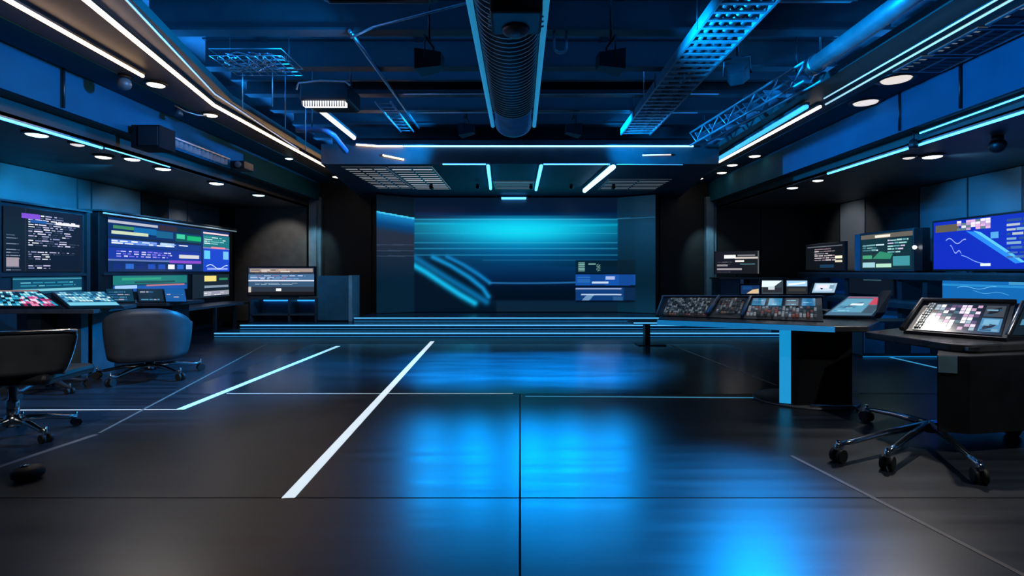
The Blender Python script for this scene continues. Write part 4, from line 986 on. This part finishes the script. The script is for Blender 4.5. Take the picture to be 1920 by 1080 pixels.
mb = MB(); mb.lathe([(.07, .07), (.085, .09), (.08, .13), (.05, .137)], cx0 + .12, cy0 + .1, 18); mb.build('hub', M_chrome, t)
hubp = Vector((cx0 + .12, cy0 + .1, 0))
tips = [G(1572, 866), G(1664, 880), G(1836, 906), Vector((3.6, 3.9, 0)), Vector((2.76, 4.25, 0))]
for tp in tips:
    tp.z = 0; d = tp - hubp; u = d.normalized(); s = Vector((-u.y, u.x, 0)); cr = .042
    mb = MB(); mb.tube([hubp + Vector((0, 0, .115)), hubp + d * .5 + Vector((0, 0, .12)), hubp + d * .85 + Vector((0, 0, .108)), tp + Vector((0, 0, cr * 2 + .02))], [.028, .021, .018, .015], 10); mb.build('leg', M_chrome, t)
    c = tp + Vector((0, 0, cr)); mb = MB(); mb.tube([c + Vector((0, 0, .01)), c + Vector((0, 0, cr + .05))], .014, 8); mb.tube([c - s * .012 + Vector((0, 0, cr + .005)), c + s * .012 + Vector((0, 0, cr + .005))], .03, 10); ca = mb.build('caster', M_chrome, t)
    for q in (-1, 1):
        mb = MB(); mb.tube([c + s * q * .01, c + s * q * .034], cr, 16); mb.build('wheel', M_rubber, ca)
pb = [Vector((3.1, 4.22, .735)), Vector((3.42, 3.79, .735)), Vector((3.86, 4.2, .935)), Vector((3.42, 4.45, .935))]
console(t, grow(pb, .02, .02, .05, .03), ZB)
S = patch(pb)
it = tiles(R, .12, .08, .7, .92, 9, 8, L((225, 205, 225), (190, 150, 180), (150, 170, 180), (245, 240, 245), (90, 60, 90), (60, 90, 100)), .12, .25)
it += [(.74, .08, .97, .5, lin((70, 125, 165)), 1), (.74, .55, .97, .92, lin((60, 66, 74)), 1), (.77, .3, .94, .46, lin((110, 165, 195)), 2)] + rows(R, .76, .1, .95, .9, 5, L((110, 150, 175), (40, 70, 95)), .4, .3, .8, .2, 2)
display(t, pb, lin((18, 22, 30)), it, off=.006)
keys(t, sub(S, .01, .1, .05, .95), 3, 10, gk, R, 'key_bank', .01)
e = grow(pb, .025, .025, .06, .035); mb = MB(); mb.tube([Vector(e[0]) + Vector((0, 0, .012)), Vector(e[3]) + Vector((0, 0, .012)), Vector(e[2]) + Vector((0, 0, .012))], .02, 10); mb.build('console_rim', M_dgrey, t)
pb2 = [Vector((3.52, 3.82, .735)), Vector((4.2, 3.98, .735)), Vector((4.6, 4.35, .935)), Vector((3.98, 4.2, .935))]
console(t, grow(pb2, .02, .02, .03, .03), ZB)
it = tiles(R, .04, .06, .96, .94, 8, 4, L((70, 130, 160), (40, 90, 120), (150, 180, 190), (24, 44, 60)), .15, .15)
display(t, pb2, lin((16, 30, 40)), it, off=.006)
e = grow(pb2, .025, .025, .035, .035); mb = MB(); mb.tube([Vector(e[0]) + Vector((0, 0, .012)), Vector(e[3]) + Vector((0, 0, .012)), Vector(e[2]) + Vector((0, 0, .012))], .014, 10); mb.build('console_rim', M_alu, t)

# ------------------------------------------------------------------ right side wall units
t = thing('wall_console', 'long low wall console with blue lit bays below the right monitors', 'counter', (6.55, 8.5, 0))
mb = MB(); mb.box(6.2, 6.9, 5.4, 11.9, 1.145, 1.175); mb.build('upper_shelf', M_grey, t)
mb = MB(); mb.box(6.1, 6.9, 5.4, 11.9, .68, .72); mb.build('counter_top', M_grey, t)
mb = MB(); mb.box(6.86, 6.9, 5.4, 11.9, .02, 1.145); mb.build('back_panel', mat('bay_panel_blue', (.04, .13, .26), .4), t)
for y in (5.45, 6.9, 8.3, 8.85, 10.3, 11.85):
    mb = MB(); mb.box(6.3, 6.86, y - .05, y + .05, 0, 1.145); mb.build('upright', M_dgrey, t)
for y0, y1 in ((5.5, 6.85), (6.95, 8.25), (8.35, 8.8), (8.9, 10.25)):
    mb = MB(); mb.box(6.45, 6.86, y0 + .03, y1 - .03, .08, .5); mb.build('drawer_block', M_teal, t)
mb = MB(); mb.box(6.2, 6.215, 5.4, 11.9, 1.06, 1.145); mb.box(6.1, 6.115, 5.4, 11.9, .60, .68); mb.build('front_lip', M_dgrey, t)  # lip added to keep the bay lights out of view
mb = MB(); mb.box(6.3, 6.34, 5.5, 11.8, .655, .675); mb.build('bay_light', mat('bay_fill_right', (.1, .3, .5), .4, emit=(.01, .25, .75), strength=3.), t)  # unseen strips added to light the bays blue
mb = MB(); mb.box(6.55, 6.6, 5.5, 11.8, 1.12, 1.14); mb.build('bay_light', MATS['bay_fill_right'], t)

GR = 'monitors on the right wall console'
zc = 1.175
it = [(.0, .9, .2, .98, lin((110, 105, 80)), 1), (.2, .75, .5, .97, lin((150, 130, 160)), 1), (.48, .72, .56, .98, lin((20, 50, 120)), 2)]
it = [(.02, .78, .24, .93, lin((90, 84, 66)), 1)] + tiles(R, .22, .78, .5, .98, 7, 4, L((215, 170, 210), (180, 150, 190), (230, 220, 235), (90, 120, 120)), .05, .15, 2)
it += [([(.3, .76), (.42, .72), (.75, .12), (.68, .10)], 0, 0, 0, lin((40, 130, 230)), 1), ([(.36, .76), (.42, .72), (.75, .12), (.72, .12)], 0, 0, 0, lin((90, 190, 250)), 2)]
it += wave(.12, .6, .3, .55, .05, .02, lin((150, 170, 245)), lay=3) + wave(.16, .45, .26, .3, .05, .025, lin((140, 160, 240)), lay=3, ph=1) + wave(.26, .28, .46, .08, .01, .016, lin((120, 160, 240)), lay=3)
it += [(.42, .06, .5, .11, lin((220, 235, 250)), 3), (.5, .58, .56, .7, lin((80, 160, 220)), 2)] + rows(R, .62, .2, .98, .95, 9, L((120, 160, 190), (60, 100, 160), (170, 180, 190), (40, 70, 130)), .6, .06, .3, .05, 2)
monitor('wall_monitor', 'largest right monitor with bright blue picture and pink tiles on top', rq(6.15, 8.12, 1.225, 1.93), lin((16, 40, 178)), it, .06, .03, group=GR, stand=zc)
it = wave(.15, .55, .5, .6, .06, .02, lin((110, 190, 235)), lay=2) + wave(.3, .4, .6, .35, .05, .02, lin((80, 160, 215)), lay=2, ph=2) + [(0, .62, 1, .72, lin((34, 128, 190)), 1), (.6, .75, .95, .9, lin((60, 140, 185)), 1)]
monitor('wall_monitor', 'wide plain blue monitor below the largest right monitor', rq(6.15, 7.95, .79, 1.10), lin((16, 96, 165)), it, .04, .02, group=GR, stand=.72)
it = [(0, .86, 1, .98, lin((96, 92, 84)), 1), (.3, .88, .6, .95, lin((225, 220, 205)), 2), (.02, .02, .98, .84, lin((14, 44, 52)), 1)] + rows(R, .04, .52, .55, .8, 4, L((190, 215, 220), (110, 160, 165), (60, 110, 120)), .7, .1, .4, .05, 2) + rows(R, .55, .45, .95, .84, 5, L((190, 180, 210), (90, 150, 160), (150, 200, 200)), .6, .1, .35, .1, 2)
it += [([(.25, .3), (.4, .5), (.65, .42), (.6, .28)], 0, 0, 0, lin((40, 130, 100)), 3), (.65, .1, .95, .35, lin((60, 140, 150)), 2), (.04, .06, .3, .2, lin((150, 195, 205)), 2), (.32, .06, .62, .16, lin((170, 215, 190)), 2), (.04, .3, .24, .4, lin((60, 150, 110)), 2)]
def lampdot(t, S):
    mb = MB(); p = S(1.08, .55, .05); mb.ball(tuple(p), .03, 12); mb.build('status_lamp', M_lamp, t)
    mb = MB(); mb.slab(grow([S(1.03, 0), S(1.14, 0), S(1.14, 1), S(1.03, 1)], .02), .12); mb.build('side_speaker', M_black, t)
    mb = MB(); mb.slab(grow([S(-.13, 0), S(-.03, 0), S(-.03, 1), S(-.13, 1)], .02), .12); mb.build('side_panel', M_teal, t)
monitor('wall_monitor', 'framed right monitor with green and white rows and a white lamp dot', rq(8.55, 9.85, 1.225, 1.86), lin((10, 36, 44)), it, .06, .03, M_grey, GR, zc, extra=lampdot)
it = rows(R, .25, .35, .8, .95, 7, L((190, 180, 185), (140, 120, 130), (110, 110, 120)), .55, .1, .4, .1) + [(.78, .42, .95, .52, lin((235, 230, 200)), 2), (.78, .28, .95, .36, lin((200, 195, 170)), 2), (.4, .08, .75, .2, lin((20, 54, 80)), 1), (.05, .88, .95, .92, lin((90, 95, 105)), 1)]
monitor('wall_monitor', 'dark right monitor with small white text, left of the green one', rq(10.35, 11.75, 1.225, 1.76), lin((14, 18, 24)), it, .05, .02, M_dgrey, GR, zc)
monitor('wall_monitor', 'small switched off dark monitor behind the tilted touch screen', rq(9.0, 10.2, .78, 1.09), lin((10, 18, 28)), [(.35, .8, .75, .86, lin((50, 80, 100)), 1)], .04, .02, group=GR, stand=.72)
# sign screen back right and its cabinet
t = thing('side_cabinet', 'dark side cabinet at the back right below the text screen', 'cabinet', (4.9, 11.9, ZT))
mb = MB(); mb.box(4.3, 5.75, 11.5, 12.1, 1.02, 1.06); mb.build('top', M_grey, t)
mb = MB(); mb.box(4.35, 4.75, 11.55, 12.1, ZT, 1.02); mb.build('body', mat('cabinet_navy', (.03, .07, .12), .4), t)
mb = MB(); mb.box(4.97, 5.7, 11.55, 12.1, 0, 1.02); mb.build('body', M_black, t)
mb = MB(); mb.box(4.76, 4.83, 11.52, 11.58, ZT, 1.02); mb.build('leg', M_alu, t)
it = [(.2, .68, .46, .84, lin((225, 225, 225)), 2), (.44, .66, .96, .74, lin((190, 180, 175)), 1), (.5, .78, .9, .84, lin((120, 120, 125)), 1), (.45, .52, .65, .6, lin((220, 215, 210)), 1), (.96, .0, .98, 1, lin((90, 95, 100)), 1), (.04, .33, .28, .42, lin((130, 125, 128)), 1), (.04, .16, .6, .24, lin((150, 145, 148)), 1), (.56, .4, .9, .44, lin((70, 110, 120)), 1)]
it += rows(R, .05, .3, .5, .6, 3, L((90, 85, 88), (60, 58, 60)), .4, .1, .3, .2) + rows(R, .05, .06, .4, .14, 1, L((70, 68, 70),), .4, .1, .3, 0)
monitor('text_monitor', 'small frameless dark screen with white text, back right beside the pilaster', [P(1341, 513, 11.75), P(1424, 513, 11.75), P(1424, 470, 11.75), P(1341, 472, 11.75)], lin((20, 20, 23)), it, .03, .01, M_dgrey, stand=1.06)
# bench in front of the stage
t = thing('low_table', 'low black table on one leg in front of the right end of the stage', 'table', (2.2, 8.7, 0))
mb = MB(); mb.box(1.8, 2.6, 8.45, 8.95, .345, .39); mb.build('table_top', M_black, t, .008)
mb = MB(); mb.box(1.8, 2.6, 8.44, 8.452, .365, .385); mb.build('edge_glow', M_nose, t)
mb = MB(); mb.box(2.02, 2.1, 8.6, 8.76, 0.012, .345); mb.build('leg', M_black, t)
mb = MB(); mb.box(1.9, 2.35, 8.55, 8.85, 0, .012); mb.build('foot_plate', M_black, t)

t = thing('low_cabinet', 'low blue cabinet with one dark door, behind the gap between the two right desks', 'cabinet', (5.35, 7.7, 0))
mb = MB(); mb.box(4.75, 5.95, 7.4, 7.9, .03, .50); mb.build('body', M_dgrey, t)
for x0, x1, m in ((4.77, 5.05, M_teal), (5.07, 5.4, M_dgrey), (5.42, 5.68, M_teal), (5.7, 5.93, M_dgrey)):
    mb = MB(); mb.box(x0, x1, 7.385, 7.4, .06, .48); d_ = mb.build('door', m, t)
    mb = MB(); mb.box(x1 - .05, x1 - .035, 7.372, 7.385, .25, .38); mb.build('handle', M_alu, d_)
mb = MB(); mb.box(4.8, 5.9, 7.45, 7.85, 0, .03); mb.build('plinth', M_black, t)
mb = MB(); mb.box(4.75, 5.95, 7.38, 7.39, .005, .02); mb.build('edge_glow', M_edge, t)
fline('dim blue line on the floor behind the two right desks', [G(1604, 655), G(1758, 690)], .05, M_thinb)
strip('soft white light stick below the right end of the cross light', [P(1205, 291, 8.565), P(1258, 290, 8.565)], .012, M_lampd)

# ------------------------------------------------------------------ lights
def area(loc, aim, sx, sy, power, color, spread=180):
    d = bpy.data.lights.new('area_light', 'AREA'); d.shape = 'RECTANGLE'; d.size = sx; d.size_y = sy; d.energy = power; d.color = color; d.spread = math.radians(spread)
    o = bpy.data.objects.new('area_light', d); COL.objects.link(o); o.location = loc
    v = (Vector(aim) - Vector(loc)).normalized(); o.rotation_euler = v.to_track_quat('-Z', 'Y').to_euler(); return o
def spot(loc, aim, power, color, deg, blend=.6, r=.04):
    d = bpy.data.lights.new('spot_light', 'SPOT'); d.energy = power; d.color = color; d.spot_size = math.radians(deg); d.spot_blend = blend; d.shadow_soft_size = r
    o = bpy.data.objects.new('spot_light', d); COL.objects.link(o); o.location = loc
    o.rotation_euler = (Vector(aim) - Vector(loc)).normalized().to_track_quat('-Z', 'Y').to_euler(); return o
BLU = (.015, .27, 1.); CYA = (.04, .5, 1.); DEEP = (.0, .31, 1.)
# unseen blue area lights added above the side soffits and beam flanges, washing the deck
for s in (-1, 1):
    for y in (3.6, 6.0, 8.4, 10.8):
        area((s * 3.95, y, 3.40), (s * 1.2, y, 3.95), 2.2, .25, 30, BLU)
for y, p in ((3.35, 26), (4.25, 34), (5.16, 46), (6.08, 36), (7.0, 38), (7.7, 28), (9.3, 28), (10.2, 24)):
    for x in (-1.75, 1.75): area((x, y + .045, 3.535), (x, y + .08, 3.9), 3.0, .05, p * (1 if x < 0 else .8), BLU)
# spots added at the wash lamps to lay blue patches on the floor
for x, ax, bx, p, q in ((-2.0, -.75, -1.0, 379, 858), (-.95, -.5, -.55, 529, 936), (.25, -.15, .05, 644, 988), (1.15, .2, .6, 529, 988), (2.1, .6, 1.1, 379, 936)):
    spot((x * .86, 10.28, 2.80), (ax, 3.2, 0), p * .8, (.0, .31, 1.), 9.5, 1., .22)
    spot((x * .86, 10.28, 2.80), (bx, 6.95, 0), q * 3.2, (.0, .27, 1.), 21, .35, .2)
spot((2.7, 6.0, 3.12), (1.05, 2.75, 0), 1500, (.0, .30, 1.), 21., 1., .12)  # added spot extending the blue floor patch to the right
spot((-.95, 7.5, 3.1), (-3.4, 6.0, 0), 2200, (.0, .34, 1.), 60, .9, .1)  # added spot tinting the left floor blue
spot((-2.3, 1.7, 3.3), (-4.0, 5.0, .5), 330, (1, .98, .95), 48, 1., .06)  # added neutral fill for the left chairs
spot((4.0, 2.2, 3.2), (3.0, 3.7, .1), 150, (1, .97, .93), 50, .9, .05)  # added unseen spot for highlights on the chrome base
spot((2.24, 5.62, 3.28), (2.7, 6.4, 3.85), 16, CYA, 80, .9)
for s in (-1, 1):  # added blue floods washing the side fascias
    spot((s * .97, 4.72, 3.02), (s * 4.65, 5.2, 3.05), 900, DEEP, 95, .9, .06)
    spot((s * .97, 8.0, 3.28), (s * 4.65, 8.6, 3.05), 750, DEEP, 95, .9, .06)
# warm and neutral ceiling spots onto the floor
spot((-4.0, 5.7, 3.18), (-1.9, 2.8, 0), 70, (1, .9, .8), 50, 1., .06)
spot((4.05, 5.7, 3.18), (2.6, 3.2, 0), 150, (1, .92, .85), 50, 1., .06)
spot((-4.06, 7.0, 3.18), (-1.6, 5.2, 0), 110, (1, .85, .7), 50, 1., .06)
# washes from the downlights
spot((-5.5, 7.3, 2.6), (-6.9, 7.65, 1.85), 200, (.015, .36, .85), 85, .7)
spot((-5.6, 9.0, 2.6), (-6.9, 9.2, 1.7), 60, (.2, .56, .9), 80, .7)
spot((-5.9, 10.9, 2.6), (-6.9, 10.8, 1.7), 26, (.8, .85, .9), 70, .7)
spot((-5.35, 11.2, 2.6), (-5.45, 12.4, 1.5), 42, (1, .95, .9), 70, .6)
spot((5.2, 6.7, 2.6), (6.9, 6.7, 2.0), 130, (.16, .5, .95), 80, .7)
spot((5.6, 8.0, 2.6), (6.9, 8.2, 1.9), 90, (.03, .34, .9), 75, .7)
spot((5.5, 11.0, 2.6), (6.9, 11.1, 1.8), 50, (.9, .95, 1), 70, .7)
spot((-3.6, 9.2, 2.88), (-3.8, 10.9, .7), 40, (.2, .6, 1), 40, .9, .05)
spot((-4.35, 11.6, 2.55), (-4.8, 12.35, 1.5), 40, (.4, .8, 1), 60, .7)  # added spot brightening the left pilaster
spot((4.0, 11.6, 2.55), (4.38, 12.35, 1.5), 40, (.4, .8, 1), 60, .7)  # added spot brightening the right pilaster
